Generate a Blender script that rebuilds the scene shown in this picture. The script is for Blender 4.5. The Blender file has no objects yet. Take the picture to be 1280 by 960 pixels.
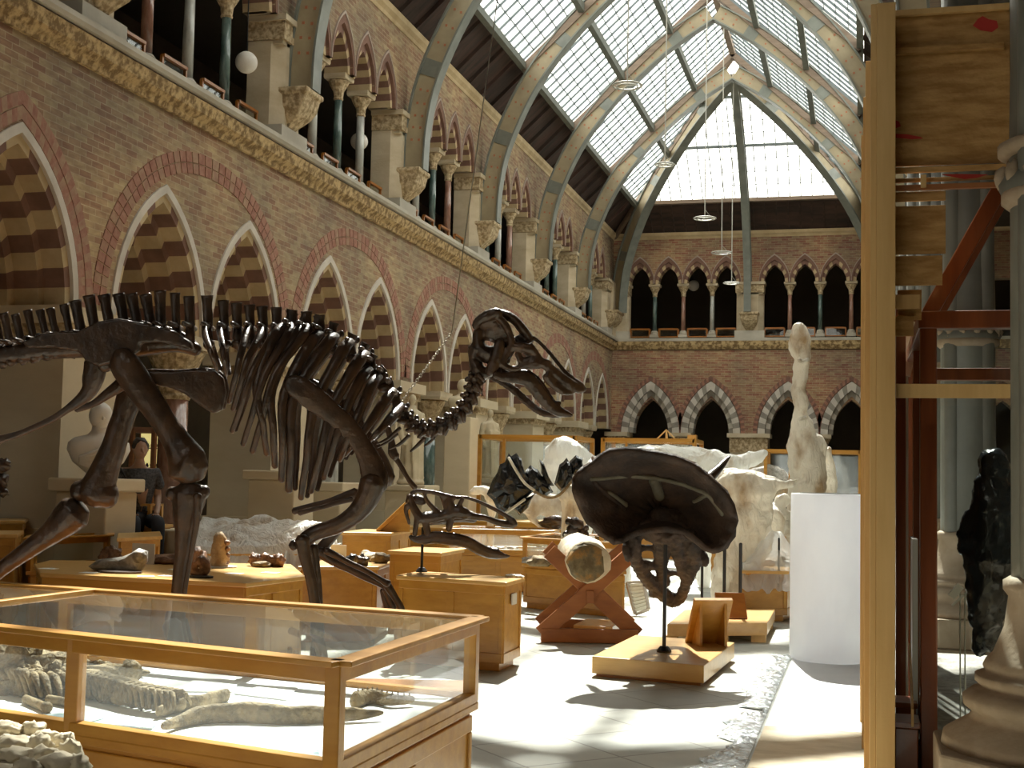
import bpy, bmesh, math, random
from math import sin, cos, pi, sqrt, atan2, acos, radians
from mathutils import Vector, Matrix, noise
from mathutils.geometry import tessellate_polygon
random.seed(7)
V = Vector
# ------------------------------------------------------------------ camera model (image 1280 x 960)
FPX, YAW, PITCH, ROLL, EYE = 1645.6, .2613287, .0715439, .021516, 1.55
cf = V((-sin(YAW)*cos(PITCH), cos(YAW)*cos(PITCH), sin(PITCH)))
_rt = V((cos(YAW), sin(YAW), 0)); _up = _rt.cross(cf)
ca = cos(ROLL)*_rt + sin(ROLL)*_up; cb = -sin(ROLL)*_rt + cos(ROLL)*_up
EYEP = V((0, 0, EYE))
def ray(px, py): return ca*((px-640)/FPX) + cb*((480-py)/FPX) + cf
def onx(px, py, X): d = ray(px, py); return d*(X/d.x) + EYEP
def ony(px, py, Y): d = ray(px, py); return d*(Y/d.y) + EYEP
def onz(px, py, Z): d = ray(px, py); return d*((Z-EYE)/d.z) + EYEP
def dep(px, py, D): return ray(px, py)*D + EYEP
col = bpy.context.scene.collection
# ------------------------------------------------------------------ materials
def N(nt, t, **kw):
    n = nt.nodes.new(t)
    for k, v in kw.items():
        if k in n.inputs: n.inputs[k].default_value = v
        else: setattr(n, k, v)
    return n
def rgba(c): return (c[0], c[1], c[2], 1)
def newmat(name):
    m = bpy.data.materials.new(name); m.use_nodes = True
    nt = m.node_tree; b = nt.nodes['Principled BSDF']; return m, nt, b
def vmath(nt, src, sx, sy, sz):
    mp = N(nt, 'ShaderNodeMapping'); mp.inputs['Scale'].default_value = (sx, sy, sz)
    nt.links.new(src, mp.inputs[0]); return mp.outputs[0]
def mat(name, c1, c2=None, rough=.6, scale=(4, 4, 4), detail=4, bump=.1, bscale=None, metal=0, spec=.5, ramp=(.35, .65), c3=None, coat=0, trans=0):
    m, nt, b = newmat(name); c2 = c2 or c1
    tc = N(nt, 'ShaderNodeTexCoord')
    v = vmath(nt, tc.outputs['Object'], *scale)
    nz = N(nt, 'ShaderNodeTexNoise', Scale=1.0, Detail=detail, Roughness=.6)
    nt.links.new(v, nz.inputs['Vector'])
    cr = N(nt, 'ShaderNodeValToRGB'); e = cr.color_ramp.elements
    e[0].position, e[1].position = ramp; e[0].color = rgba(c1); e[1].color = rgba(c2)
    if c3: x = e.new(.5*(ramp[0]+ramp[1])); x.color = rgba(c3)
    nt.links.new(nz.outputs['Fac'], cr.inputs[0]); nt.links.new(cr.outputs[0], b.inputs['Base Color'])
    b.inputs['Roughness'].default_value = rough; b.inputs['Metallic'].default_value = metal
    b.inputs['Specular IOR Level'].default_value = spec; b.inputs['Coat Weight'].default_value = coat
    if trans: b.inputs['Subsurface Weight'].default_value = 0
    if bump:
        n2 = N(nt, 'ShaderNodeTexNoise', Scale=bscale or 30.0, Detail=4)
        nt.links.new(tc.outputs['Object'], n2.inputs['Vector'])
        bp = N(nt, 'ShaderNodeBump', Strength=bump, Distance=.02)
        nt.links.new(n2.outputs['Fac'], bp.inputs['Height']); nt.links.new(bp.outputs[0], b.inputs['Normal'])
    return m
def brickmat(name, axis, buff=(.36, .29, .18), red=(.255, .14, .095), mort=(.40, .33, .23), bw=.235, bh=.078):
    m, nt, b = newmat(name); L = nt.links
    tc = N(nt, 'ShaderNodeTexCoord'); sp = N(nt, 'ShaderNodeSeparateXYZ'); cb_ = N(nt, 'ShaderNodeCombineXYZ')
    L.new(tc.outputs['Object'], sp.inputs[0]); L.new(sp.outputs[axis], cb_.inputs[0]); L.new(sp.outputs[2], cb_.inputs[1])
    br = N(nt, 'ShaderNodeTexBrick', Scale=1.0); br.offset = .5
    for k, v in {'Color1': rgba(buff), 'Color2': rgba(red), 'Mortar': rgba(mort), 'Mortar Size': .006, 'Brick Width': bw, 'Row Height': bh, 'Bias': -.15, 'Mortar Smooth': .2}.items():
        br.inputs[k].default_value = v
    L.new(cb_.outputs[0], br.inputs['Vector'])
    nz = N(nt, 'ShaderNodeTexNoise', Scale=.55, Detail=5); L.new(tc.outputs['Object'], nz.inputs['Vector'])
    n3 = N(nt, 'ShaderNodeTexNoise', Scale=5.0, Detail=3); L.new(vmath(nt, tc.outputs['Object'], 1, 1, 3.5), n3.inputs['Vector'])
    cr = N(nt, 'ShaderNodeValToRGB'); e = cr.color_ramp.elements
    e[0].position = .38; e[1].position = .62; e[0].color = (.78, .78, .8, 1); e[1].color = (1.2, 1.12, 1.0, 1)
    L.new(nz.outputs['Fac'], cr.inputs[0])
    mx = N(nt, 'ShaderNodeMix', data_type='RGBA', blend_type='MULTIPLY'); mx.inputs[0].default_value = 1
    L.new(br.outputs['Color'], mx.inputs[6]); L.new(cr.outputs[0], mx.inputs[7])
    cr2 = N(nt, 'ShaderNodeValToRGB'); e = cr2.color_ramp.elements
    e[0].position = .35; e[1].position = .7; e[0].color = (.8, .72, .72, 1); e[1].color = (1.25, 1.25, 1.2, 1)
    L.new(n3.outputs['Fac'], cr2.inputs[0])
    m2 = N(nt, 'ShaderNodeMix', data_type='RGBA', blend_type='MULTIPLY'); m2.inputs[0].default_value = .8
    L.new(mx.outputs[2], m2.inputs[6]); L.new(cr2.outputs[0], m2.inputs[7])
    L.new(m2.outputs[2], b.inputs['Base Color']); b.inputs['Roughness'].default_value = .9
    bp = N(nt, 'ShaderNodeBump', Strength=.35, Distance=.01); L.new(br.outputs['Fac'], bp.inputs['Height']); bp.invert = True
    L.new(bp.outputs[0], b.inputs['Normal'])
    return m
def glassmat(name, tint=(.93, .97, .95), gloss=.08, rough=.02, haze=0.0):
    m, nt, b = newmat(name); nt.nodes.remove(b); L = nt.links
    out = nt.nodes['Material Output']
    t = N(nt, 'ShaderNodeBsdfTransparent'); t.inputs[0].default_value = rgba(tint)
    g = N(nt, 'ShaderNodeBsdfGlossy'); g.inputs['Roughness'].default_value = rough
    fr = N(nt, 'ShaderNodeFresnel'); ge = N(nt, 'ShaderNodeNewGeometry'); mr = N(nt, 'ShaderNodeMapRange'); mr.inputs['To Min'].default_value = 1.45; mr.inputs['To Max'].default_value = 1/1.45
    L.new(ge.outputs['Backfacing'], mr.inputs[0]); L.new(mr.outputs[0], fr.inputs[0])
    mx = N(nt, 'ShaderNodeMixShader'); L.new(fr.outputs[0], mx.inputs[0]); L.new(t.outputs[0], mx.inputs[1]); L.new(g.outputs[0], mx.inputs[2])
    last = mx
    if haze:
        d = N(nt, 'ShaderNodeBsdfTranslucent'); d.inputs[0].default_value = (.9, .95, .95, 1)
        m2 = N(nt, 'ShaderNodeMixShader'); m2.inputs[0].default_value = haze
        L.new(mx.outputs[0], m2.inputs[1]); L.new(d.outputs[0], m2.inputs[2]); last = m2
    L.new(last.outputs[0], out.inputs[0]); return m
def wrapmat(name, base=(.9, .9, .87), patch=(.5, .38, .24), amt=(.55, .72), trans=.35, clear=0.0, bump=.9):
    m, nt, b = newmat(name); L = nt.links; out = nt.nodes['Material Output']
    tc = N(nt, 'ShaderNodeTexCoord')
    nz = N(nt, 'ShaderNodeTexNoise', Scale=3.2, Detail=5); L.new(vmath(nt, tc.outputs['Object'], 1, 1, .55), nz.inputs['Vector'])
    cr = N(nt, 'ShaderNodeValToRGB'); e = cr.color_ramp.elements
    e[0].position, e[1].position = amt; e[0].color = rgba(base); e[1].color = rgba(patch)
    L.new(nz.outputs['Fac'], cr.inputs[0]); L.new(cr.outputs[0], b.inputs['Base Color'])
    b.inputs['Roughness'].default_value = .28
    n2 = N(nt, 'ShaderNodeTexNoise', Scale=5.0, Detail=6, Distortion=2.2); L.new(vmath(nt, tc.outputs['Object'], 1.6, 1.6, .7), n2.inputs['Vector'])
    bp = N(nt, 'ShaderNodeBump', Strength=bump, Distance=.06); L.new(n2.outputs['Fac'], bp.inputs['Height']); L.new(bp.outputs[0], b.inputs['Normal'])
    t = N(nt, 'ShaderNodeBsdfTranslucent'); L.new(cr.outputs[0], t.inputs[0])
    mx = N(nt, 'ShaderNodeMixShader'); mx.inputs[0].default_value = trans
    L.new(b.outputs[0], mx.inputs[1]); L.new(t.outputs[0], mx.inputs[2]); last = mx
    if clear:
        tt = N(nt, 'ShaderNodeBsdfTransparent'); m2 = N(nt, 'ShaderNodeMixShader'); m2.inputs[0].default_value = clear
        L.new(mx.outputs[0], m2.inputs[1]); L.new(tt.outputs[0], m2.inputs[2]); last = m2
    L.new(last.outputs[0], out.inputs[0]); return m
def woodmat(name, c1, c2, rough=.35, axis=0, s=2.2, coat=.25):
    sc = [14, 14, 14]; sc[axis] = 1.2
    return mat(name, c1, c2, rough=rough, scale=tuple(k*s/2.2 for k in sc), detail=6, bump=.05, bscale=60, coat=coat, ramp=(.3, .7))
M = {}
M['brickL'] = brickmat('brick_left', 1); M['brickE'] = brickmat('brick_end', 0, (.33, .24, .15), (.26, .1, .075))
M['stone'] = mat('cream_stone', (.50, .40, .26), (.63, .53, .38), rough=.85, scale=(1.5, 1.5, 3), bump=.15)
M['stone_plain'] = mat('plain_stone', (.56, .46, .31), (.64, .54, .38), rough=.9, scale=(.8, .8, 2.2), bump=.08)
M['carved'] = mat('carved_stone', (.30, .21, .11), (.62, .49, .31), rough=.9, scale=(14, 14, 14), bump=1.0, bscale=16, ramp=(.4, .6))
M['ledge'] = mat('ledge_stone', (.42, .38, .31), (.56, .52, .44), rough=.85, scale=(1, 1, 1), bump=.1)
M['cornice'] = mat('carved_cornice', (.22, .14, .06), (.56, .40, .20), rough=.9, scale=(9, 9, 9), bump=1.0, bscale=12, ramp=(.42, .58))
M['band_white'] = mat('pale_stone_band', (.52, .47, .41), (.66, .6, .53), rough=.85, scale=(2, 2, 2), bump=.1)
M['v_buff'] = mat('buff_voussoir', (.46, .34, .19), (.58, .45, .27), rough=.9, scale=(3, 3, 3), bump=.15)
M['v_red'] = mat('maroon_voussoir', (.17, .09, .065), (.24, .13, .095), rough=.9, scale=(3, 3, 3), bump=.15)
M['hood'] = mat('pinkish_hood_stone', (.34, .25, .21), (.46, .38, .32), rough=.85, scale=(2, 2, 2), bump=.1)
M['v_grey'] = mat('grey_voussoir', (.24, .21, .18), (.33, .30, .25), rough=.9, scale=(3, 3, 3), bump=.15)
M['ring_red'] = mat('red_brick_ring', (.28, .12, .085), (.38, .2, .14), rough=.9, scale=(9, 9, 9), bump=.2)
M['ring_buff'] = mat('buff_brick_ring', (.38, .25, .16), (.32, .17, .12), rough=.9, scale=(9, 9, 9), bump=.2)
M['mortar'] = mat('mortar', (.45, .38, .28), rough=.95, bump=0)
M['marb_g'] = mat('dark_green_marble', (.05, .09, .085), (.16, .22, .2), rough=.12, scale=(9, 9, 3), bump=0, coat=.5)
M['marb_r'] = mat('red_brown_marble', (.25, .12, .085), (.42, .24, .18), rough=.14, scale=(9, 9, 3), bump=0, coat=.5)
M['marb_w'] = mat('grey_white_marble', (.4, .4, .37), (.62, .62, .57), rough=.15, scale=(9, 9, 3), bump=0, coat=.5)
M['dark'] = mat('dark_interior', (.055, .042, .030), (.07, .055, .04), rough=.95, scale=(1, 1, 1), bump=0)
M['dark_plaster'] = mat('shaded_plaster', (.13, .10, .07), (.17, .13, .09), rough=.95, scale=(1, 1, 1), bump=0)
M['rib'] = mat('painted_iron_buff', (.40, .33, .21), (.31, .25, .16), rough=.6, scale=(3, 3, 3), bump=.05, ramp=(.3, .7))
M['rib_edge'] = mat('painted_iron_grey', (.16, .17, .15), (.22, .23, .2), rough=.4, scale=(3, 3, 3), bump=0)
M['rib_dot'] = mat('painted_iron_red', (.42, .16, .08), rough=.6, bump=0)
M['boards'] = mat('dark_roof_boards', (.028, .02, .015), (.075, .04, .03), rough=.8, scale=(1, 7, 1), bump=.2, bscale=8)
M['beam'] = woodmat('roof_timber', (.17, .12, .085), (.26, .19, .14), rough=.7, axis=0, coat=0)
M['purlin'] = mat('grey_purlin', (.12, .13, .11), (.16, .17, .15), rough=.6, bump=0)
M['bar'] = mat('glazing_bar', (.13, .16, .17), rough=.6, bump=0)
M['roofglass'] = glassmat('roof_glass', (.9, .96, 1.0), haze=.16)
M['caseglass'] = glassmat('case_glass', (.93, .965, .95), haze=.045)  # milky haze mixed in to imitate reflections on the case tops
M['sandy'] = mat('sandy_fossil', (.40, .26, .14), (.56, .41, .25), rough=.8, scale=(12, 12, 12), bump=.6, bscale=40)
M['clearglass'] = glassmat('clear_case_glass', (.86, .9, .88))
M['oak'] = woodmat('honey_oak', (.40, .175, .022), (.54, .27, .045), coat=.1)
M['oak_top'] = woodmat('pale_oak_top', (.56, .31, .085), (.68, .41, .135), rough=.3, coat=.1)
M['oak_dark'] = woodmat('reddish_oak', (.29, .095, .014), (.40, .15, .026), rough=.3, coat=.1)
M['pine'] = woodmat('pale_pine', (.56, .34, .12), (.68, .45, .19), rough=.6, coat=0, axis=2)
M['osb'] = mat('strand_board', (.30, .15, .04), (.50, .29, .10), rough=.8, scale=(5, 5, 22), bump=.3, bscale=40, ramp=(.35, .65))
M['mahog'] = woodmat('mahogany', (.15, .035, .01), (.25, .07, .02), rough=.3, axis=2)
M['xwood'] = woodmat('red_stained_wood', (.22, .07, .018), (.33, .12, .032), rough=.5, coat=0)
M['black'] = mat('black_iron', (.012, .012, .014), rough=.4, bump=0)
M['bone'] = mat('dark_cast_bone', (.024, .014, .009), (.082, .045, .025), rough=.30, scale=(7, 7, 7), detail=6, bump=.35, bscale=22, spec=.6, ramp=(.35, .7))
M['bone_frill'] = mat('matt_dark_bone', (.020, .012, .008), (.065, .037, .022), rough=.7, scale=(5, 5, 5), detail=6, bump=.6, bscale=26)
M['bone_rib'] = mat('grey_frill_band', (.10, .09, .06), (.17, .155, .11), rough=.8, bump=.3)
M['fossil'] = mat('buff_fossil', (.13, .09, .045), (.33, .245, .13), rough=.8, scale=(16, 16, 16), bump=.6, bscale=60)
M['fossil_d'] = mat('brown_fossil', (.13, .06, .03), (.32, .17, .09), rough=.5, scale=(16, 16, 16), bump=.6, bscale=50)
M['fossil_g'] = mat('grey_fossil', (.2, .18, .15), (.45, .41, .36), rough=.5, scale=(12, 12, 12), bump=.5, bscale=40)
M['plaster'] = mat('pale_plaster_cast', (.62, .54, .38), (.74, .66, .5), rough=.8, scale=(9, 9, 9), bump=.3, bscale=30)
M['marble'] = mat('white_marble', (.66, .61, .54), (.76, .72, .66), rough=.5, scale=(3, 3, 3), bump=.05)
M['statue'] = mat('cream_statue_stone', (.5, .42, .28), (.62, .53, .38), rough=.8, scale=(4, 4, 4), bump=.1)
M['white'] = mat('white_card', (.85, .85, .83), rough=.7, bump=0)
M['board'] = mat('white_display_board', (.86, .88, .9), (.8, .83, .86), rough=.8, scale=(2, 2, 2), bump=0)
M['print'] = mat('blue_grey_print', (.2, .32, .38), (.62, .72, .72), rough=.6, scale=(20, 20, 20), bump=0)
M['wrap'] = wrapmat('white_plastic_wrap'); M['wrap_b'] = wrapmat('patched_plastic_wrap', (.85, .81, .72), (.42, .30, .18), (.5, .68), .3)
M['clear'] = wrapmat('clear_polythene', (.9, .93, .95), (.8, .85, .88), (.5, .7), .25, clear=.45)
M['foam'] = wrapmat('white_foam_roll', (.88, .89, .91), (.84, .85, .88), (.4, .6), .45, bump=.12)
M['ringm'] = mat('dull_grey_metal', (.42, .41, .36), rough=.6, bump=0)
M['bag'] = mat('black_bin_bag', (.006, .008, .010), (.012, .014, .018), rough=.18, scale=(5, 5, 5), bump=.8, bscale=9)
M['foil'] = mat('crinkled_clear_strip', (.30, .34, .36), (.75, .8, .82), rough=.15, scale=(12, 12, 12), bump=1.0, bscale=24, metal=.4)
M['osbfloor'] = mat('pale_floor_board', (.52, .45, .31), (.68, .61, .46), rough=.75, scale=(5, 9, 5), bump=.15, ramp=(.3, .7))
M['metalgrey'] = mat('grey_painted_iron', (.14, .14, .12), (.19, .19, .165), rough=.45, scale=(2, 2, 2), bump=.03)
M['colbase'] = mat('worn_stone_base', (.32, .24, .16), (.42, .33, .24), rough=.75, scale=(5, 5, 5), bump=.2)
M['alu'] = mat('bare_aluminium', (.62, .62, .55), rough=.3, metal=.7, bump=0)
M['paint'] = mat('red_spray_paint', (.42, .03, .02), rough=.8, bump=0)
M['chain'] = mat('steel_chain', (.55, .5, .42), rough=.3, metal=.9, bump=0)
M['rust'] = mat('jacketed_fossil_end', (.10, .075, .035), (.36, .2, .06), rough=.8, scale=(9, 9, 9), bump=.6, bscale=20, c3=(.17, .14, .08))
M['skin'] = mat('skin', (.32, .19, .13), rough=.55, bump=0)
M['hair'] = mat('dark_hair', (.02, .014, .01), rough=.6, bump=.4)
M['cloth'] = mat('dark_patterned_shirt', (.02, .02, .025), (.09, .09, .1), rough=.9, scale=(40, 40, 40), bump=.1)
M['jeans'] = mat('dark_trousers', (.02, .022, .03), rough=.9, bump=.1)
# stone flag floor, laid diagonally
def floormat():
    m, nt, b = newmat('stone_flags'); L = nt.links
    tc = N(nt, 'ShaderNodeTexCoord'); mp = N(nt, 'ShaderNodeMapping'); mp.inputs['Rotation'].default_value = (0, 0, radians(45))
    L.new(tc.outputs['Object'], mp.inputs[0])
    br = N(nt, 'ShaderNodeTexBrick', Scale=1.0); br.offset = 0
    for k, v in {'Color1': (.50, .51, .47, 1), 'Color2': (.41, .43, .41, 1), 'Mortar': (.24, .24, .22, 1), 'Mortar Size': .008, 'Brick Width': .62, 'Row Height': .62, 'Bias': 0}.items(): br.inputs[k].default_value = v
    L.new(mp.outputs[0], br.inputs['Vector'])
    nz = N(nt, 'ShaderNodeTexNoise', Scale=3.0, Detail=6); L.new(tc.outputs['Object'], nz.inputs['Vector'])
    cr = N(nt, 'ShaderNodeValToRGB'); e = cr.color_ramp.elements
    e[0].position = .3; e[1].position = .7; e[0].color = (.82, .84, .82, 1); e[1].color = (1.1, 1.1, 1.06, 1); L.new(nz.outputs['Fac'], cr.inputs[0])
    mx = N(nt, 'ShaderNodeMix', data_type='RGBA', blend_type='MULTIPLY'); mx.inputs[0].default_value = 1
    L.new(br.outputs['Color'], mx.inputs[6]); L.new(cr.outputs[0], mx.inputs[7]); L.new(mx.outputs[2], b.inputs['Base Color'])
    b.inputs['Roughness'].default_value = .45
    bp = N(nt, 'ShaderNodeBump', Strength=.2, Distance=.01); L.new(br.outputs['Fac'], bp.inputs['Height']); bp.invert = True; L.new(bp.outputs[0], b.inputs['Normal'])
    return m
M['floor'] = floormat()
def lit(name, c, s):
    m, nt, b = newmat(name); b.inputs['Base Color'].default_value = rgba(c)
    b.inputs['Emission Color'].default_value = rgba(c); b.inputs['Emission Strength'].default_value = s; return m
M['lit'] = lit('lit_cabinet_back', (.85, .72, .28), 1.1); M['lamp'] = lit('lamp_globe', (1, .95, .85), .5)
# ------------------------------------------------------------------ mesh builder
class MB:
    def __init__(s): s.v = []; s.f = []; s.m = []; s.k = 0
    def add(s, vs, fs, k=None):
        b = len(s.v); s.v += [V(p) for p in vs]
        for f in fs: s.f.append(tuple(i+b for i in f)); s.m.append(s.k if k is None else k)
    def hexa(s, p, k=None):   # 8 points: bottom loop 0-3, top loop 4-7
        s.add(p, [(0, 3, 2, 1), (4, 5, 6, 7), (0, 1, 5, 4), (1, 2, 6, 5), (2, 3, 7, 6), (3, 0, 4, 7)], k)
    def box(s, a, b, k=None):
        x0, y0, z0 = [min(a[i], b[i]) for i in range(3)]; x1, y1, z1 = [max(a[i], b[i]) for i in range(3)]
        s.hexa([(x0, y0, z0), (x1, y0, z0), (x1, y1, z0), (x0, y1, z0), (x0, y0, z1), (x1, y0, z1), (x1, y1, z1), (x0, y1, z1)], k)
    def beam(s, p, q, w, h, up=V((0, 0, 1)), k=None):
        p, q = V(p), V(q); t = (q-p).normalized(); a = t.cross(up)
        if a.length < 1e-4: a = t.cross(V((0, 1, 0)))
        a.normalize(); b = a.cross(t).normalized(); a = a*w/2; b = b*h/2
        s.hexa([p-a-b, p+a-b, q+a-b, q-a-b, p-a+b, p+a+b, q+a+b, q-a+b], k)
    def prism(s, outer, holes, to3, d0, d1, k=None, kside=None):
        polys = [outer]+list(holes); flat = [p for pl in polys for p in pl]
        tris = tessellate_polygon([[V((p[0], p[1], 0)) for p in pl] for pl in polys])
        n = len(flat)
        vs = [to3(u, w, d0) for u, w in flat]+[to3(u, w, d1) for u, w in flat]
        fs = [tuple(t) for t in tris]+[tuple(i+n for i in reversed(t)) for t in tris]
        s.add(vs, fs, k); b = 0
        vb = len(s.v)-2*n
        for pl in polys:
            m = len(pl)
            for i in range(m):
                j = (i+1) % m
                s.f.append((vb+b+i, vb+b+j, vb+b+j+n, vb+b+i+n)); s.m.append((s.k if k is None else k) if kside is None else kside)
            b += m
    def rings(s, rs, closed=False, cap=True, k=None):   # loft a list of vertex rings
        n = len(rs[0]); b = len(s.v); fs = []
        for r in rs: s.v += [V(p) for p in r]
        R = len(rs); kk = s.k if k is None else k
        for i in range(R-1 if not closed else R):
            for j in range(n):
                a0 = b+i*n+j; a1 = b+i*n+(j+1) % n; c = ((i+1) % R)
                s.f.append((a0, a1, b+c*n+(j+1) % n, b+c*n+j)); s.m.append(kk)
        if cap and not closed:
            s.f.append(tuple(b+j for j in reversed(range(n)))); s.m.append(kk)
            s.f.append(tuple(b+(R-1)*n+j for j in range(n))); s.m.append(kk)
    def tube(s, pts, rad, n=8, flat=1.0, side=None, smooth=0, k=None, rough=0, round_ends=True):
        pts = [V(p) for p in pts]
        if not isinstance(rad, (list, tuple)): rad = [rad]*len(pts)
        if smooth: pts, rad = crom(pts, rad, smooth)
        rs = []; m = len(pts); prev = None
        if round_ends and m > 1:
            t0 = (pts[0]-pts[1]).normalized(); t1 = (pts[-1]-pts[-2]).normalized()
            pts = [pts[0]+t0*rad[0]*.55]+pts+[pts[-1]+t1*rad[-1]*.55]; rad = [rad[0]*.55]+list(rad)+[rad[-1]*.55]; m += 2
        for i, p in enumerate(pts):
            t = (pts[min(i+1, m-1)]-pts[max(i-1, 0)])
            t = t.normalized() if t.length > 1e-9 else V((0, 0, 1))
            if side is not None: b = (side-t*side.dot(t))
            elif prev is not None: b = prev-t*prev.dot(t)
            else: b = t.cross(V((0, 0, 1))) if abs(t.z) < .9 else t.cross(V((0, 1, 0)))
            if b.length < 1e-5: b = t.orthogonal()
            b.normalize(); prev = b; a = t.cross(b)
            ring = []
            for j in range(n):
                th = 2*pi*j/n; q = p+(a*cos(th)+b*sin(th)*flat)*rad[i]
                if rough: q += noise.noise_vector(q*9)*rough
                ring.append(q)
            rs.append(ring)
        s.rings(rs, k=k)
    def lathe(s, prof, c=(0, 0, 0), n=16, k=None, ang=0, sx=1, sy=1):
        c = V(c); rs = [[c+V((cos(2*pi*j/n+ang)*r*sx, sin(2*pi*j/n+ang)*r*sy, z)) for j in range(n)] for r, z in prof]
        s.rings(rs, k=k)
    def blob(s, c, r, seed=0, rough=.0, sub=2, k=None, fr=2.5):
        bm = bmesh.new(); bmesh.ops.create_icosphere(bm, subdivisions=sub, radius=1); c = V(c)
        if not hasattr(r, '__len__'): r = (r, r, r)
        vs = []
        for v in bm.verts:
            p = v.co.copy()
            if rough: p *= 1+rough*noise.noise(p*fr+V((seed*7.3, seed*3.1, seed)))*1.6
            vs.append(c+V((p.x*r[0], p.y*r[1], p.z*r[2])))
        s.add(vs, [tuple(v.index for v in f.verts) for f in bm.faces], k); bm.free()
    def build(s, name, mats, parent=None, smooth=False, remesh=0, bevel=0, disp=0, sub=0, solid=0):
        me = bpy.data.meshes.new(name); me.from_pydata([tuple(p) for p in s.v], [], s.f)
        if not isinstance(mats, (list, tuple)): mats = [mats]
        for m in mats: me.materials.append(M[m] if isinstance(m, str) else m)
        me.polygons.foreach_set('material_index', [min(k, len(mats)-1) for k in s.m])
        bm = bmesh.new(); bm.from_mesh(me); bmesh.ops.recalc_face_normals(bm, faces=bm.faces); bm.to_mesh(me); bm.free()
        if smooth: me.polygons.foreach_set('use_smooth', [True]*len(me.polygons))
        o = bpy.data.objects.new(name, me); col.objects.link(o)
        if remesh:
            r = o.modifiers.new('r', 'REMESH'); r.mode = 'VOXEL'; r.voxel_size = remesh; r.use_smooth_shade = True
            sm = o.modifiers.new('s', 'SMOOTH'); sm.iterations = 2
        if solid: so = o.modifiers.new('so', 'SOLIDIFY'); so.thickness = solid; so.offset = 0
        if sub: ss = o.modifiers.new('ss', 'SUBSURF'); ss.levels = sub; ss.render_levels = sub
        if bevel: bv = o.modifiers.new('b', 'BEVEL'); bv.width = bevel; bv.segments = 2; bv.limit_method = 'ANGLE'
        if disp:
            tx = bpy.data.textures.new(name+'_t', 'CLOUDS'); tx.noise_scale = disp[1]
            d = o.modifiers.new('d', 'DISPLACE'); d.texture = tx; d.strength = disp[0]; d.texture_coords = 'GLOBAL'
        if parent: o.parent = parent
        return o
def crom(P, R, k):
    out, ro = [], []; n = len(P)
    for i in range(n-1):
        p0, p1, p2, p3 = P[max(i-1, 0)], P[i], P[i+1], P[min(i+2, n-1)]
        for j in range(k):
            t = j/k; t2 = t*t; t3 = t2*t
            out.append(.5*((2*p1)+(p2-p0)*t+(2*p0-5*p1+4*p2-p3)*t2+(3*p1-p0-3*p2+p3)*t3)); ro.append(R[i]*(1-t)+R[i+1]*t)
    out.append(P[-1]); ro.append(R[-1]); return out, ro
def tag(o, label=None, cat=None, group=None, kind=None):
    if label: o['label'] = label
    if cat: o['category'] = cat
    if group: o['group'] = group
    if kind: o['kind'] = kind
    return o
def thing(name, loc, label, cat, group=None):   # Empty at the base; parts are given in world space, then offset
    o = bpy.data.objects.new(name, None); o.location = loc; o.empty_display_size = .1; col.objects.link(o)
    return tag(o, label, cat, group)
def adopt(root):   # children were built in world coordinates: keep them there
    bpy.context.view_layer.update()
    for c in list(root.children): c.matrix_parent_inverse = Matrix.Translation(-root.location)
ORD = ['first', 'second', 'third', 'fourth', 'fifth', 'sixth', 'seventh', 'eighth', 'ninth', 'tenth', 'eleventh', 'twelfth', 'thirteenth', 'fourteenth', 'fifteenth', 'sixteenth', 'seventeenth', 'eighteenth', 'nineteenth', 'twentieth', 'twenty-first', 'twenty-second', 'twenty-third', 'twenty-fourth']
def copytree(o, loc, label=None, parent=None, group=None):
    c = o.copy(); col.objects.link(c)
    if parent: c.parent = parent
    else: c.location = loc
    if label: c['label'] = label
    if group: c['group'] = group
    for ch in list(o.children): copytree(ch, None, None, c)
    return c
SKY, SUN, SUNDIR, EXPO = 5.0, 40.0, (-.12, .62, .78), -0.68
# ------------------------------------------------------------------ the room: nave of a brick and stone court
WX, EY, RX = -8.5, 45.28, .9      # left wall plane, end wall plane, right column line
YB = -7.0                         # wall behind the camera
def TL(u, v, p): return V((WX+p, u, v))       # left wall: u = y, p = out into the nave
def TE(u, v, p): return V((u, EY-p, v))       # end wall: u = x
def struct(mb, name, mats, **k): return tag(mb.build(name, mats, **k), kind='structure')
_n = [0]
def trim(mb, mats, label=None, **k):
    _n[0] += 1; o = tag(mb.build('trim_%d' % _n[0], mats, **k), label=label, kind='structure'); return o
def arc(w, h, n=10, d=0.0):       # right half of a pointed arch, from spring to apex, offset d outwards
    R = (w*w+h*h)/(2*w); cx = w-R; R2 = R+d; a1 = acos(max(-1, min(1, -cx/R2)))
    return [(cx+R2*cos(a1*i/n), R2*sin(a1*i/n)) for i in range(n+1)]
def ring2(mb, T, c, A, B, z0, p0, p1, n, ks):     # band between two pointed curves A=(w, h) and B
    P, Q = arc(A[0], A[1], n), arc(B[0], B[1], n)
    for sgn in (-1, 1):
        for i in range(n):
            q = [(c+sgn*a, z0+b) for a, b in (P[i], Q[i], Q[i+1], P[i+1])]
            mb.hexa([T(*a, p0) for a in q]+[T(*a, p1) for a in q], ks[i % len(ks)])
def pointed(c, w, h, z0, n=10, d=0.0):        # full outline left spring -> apex -> right spring
    r = arc(w, h, n, d); return [(c-x, z0+y) for x, y in r]+[(c+x, z0+y) for x, y in reversed(r[:-1])]
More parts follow.
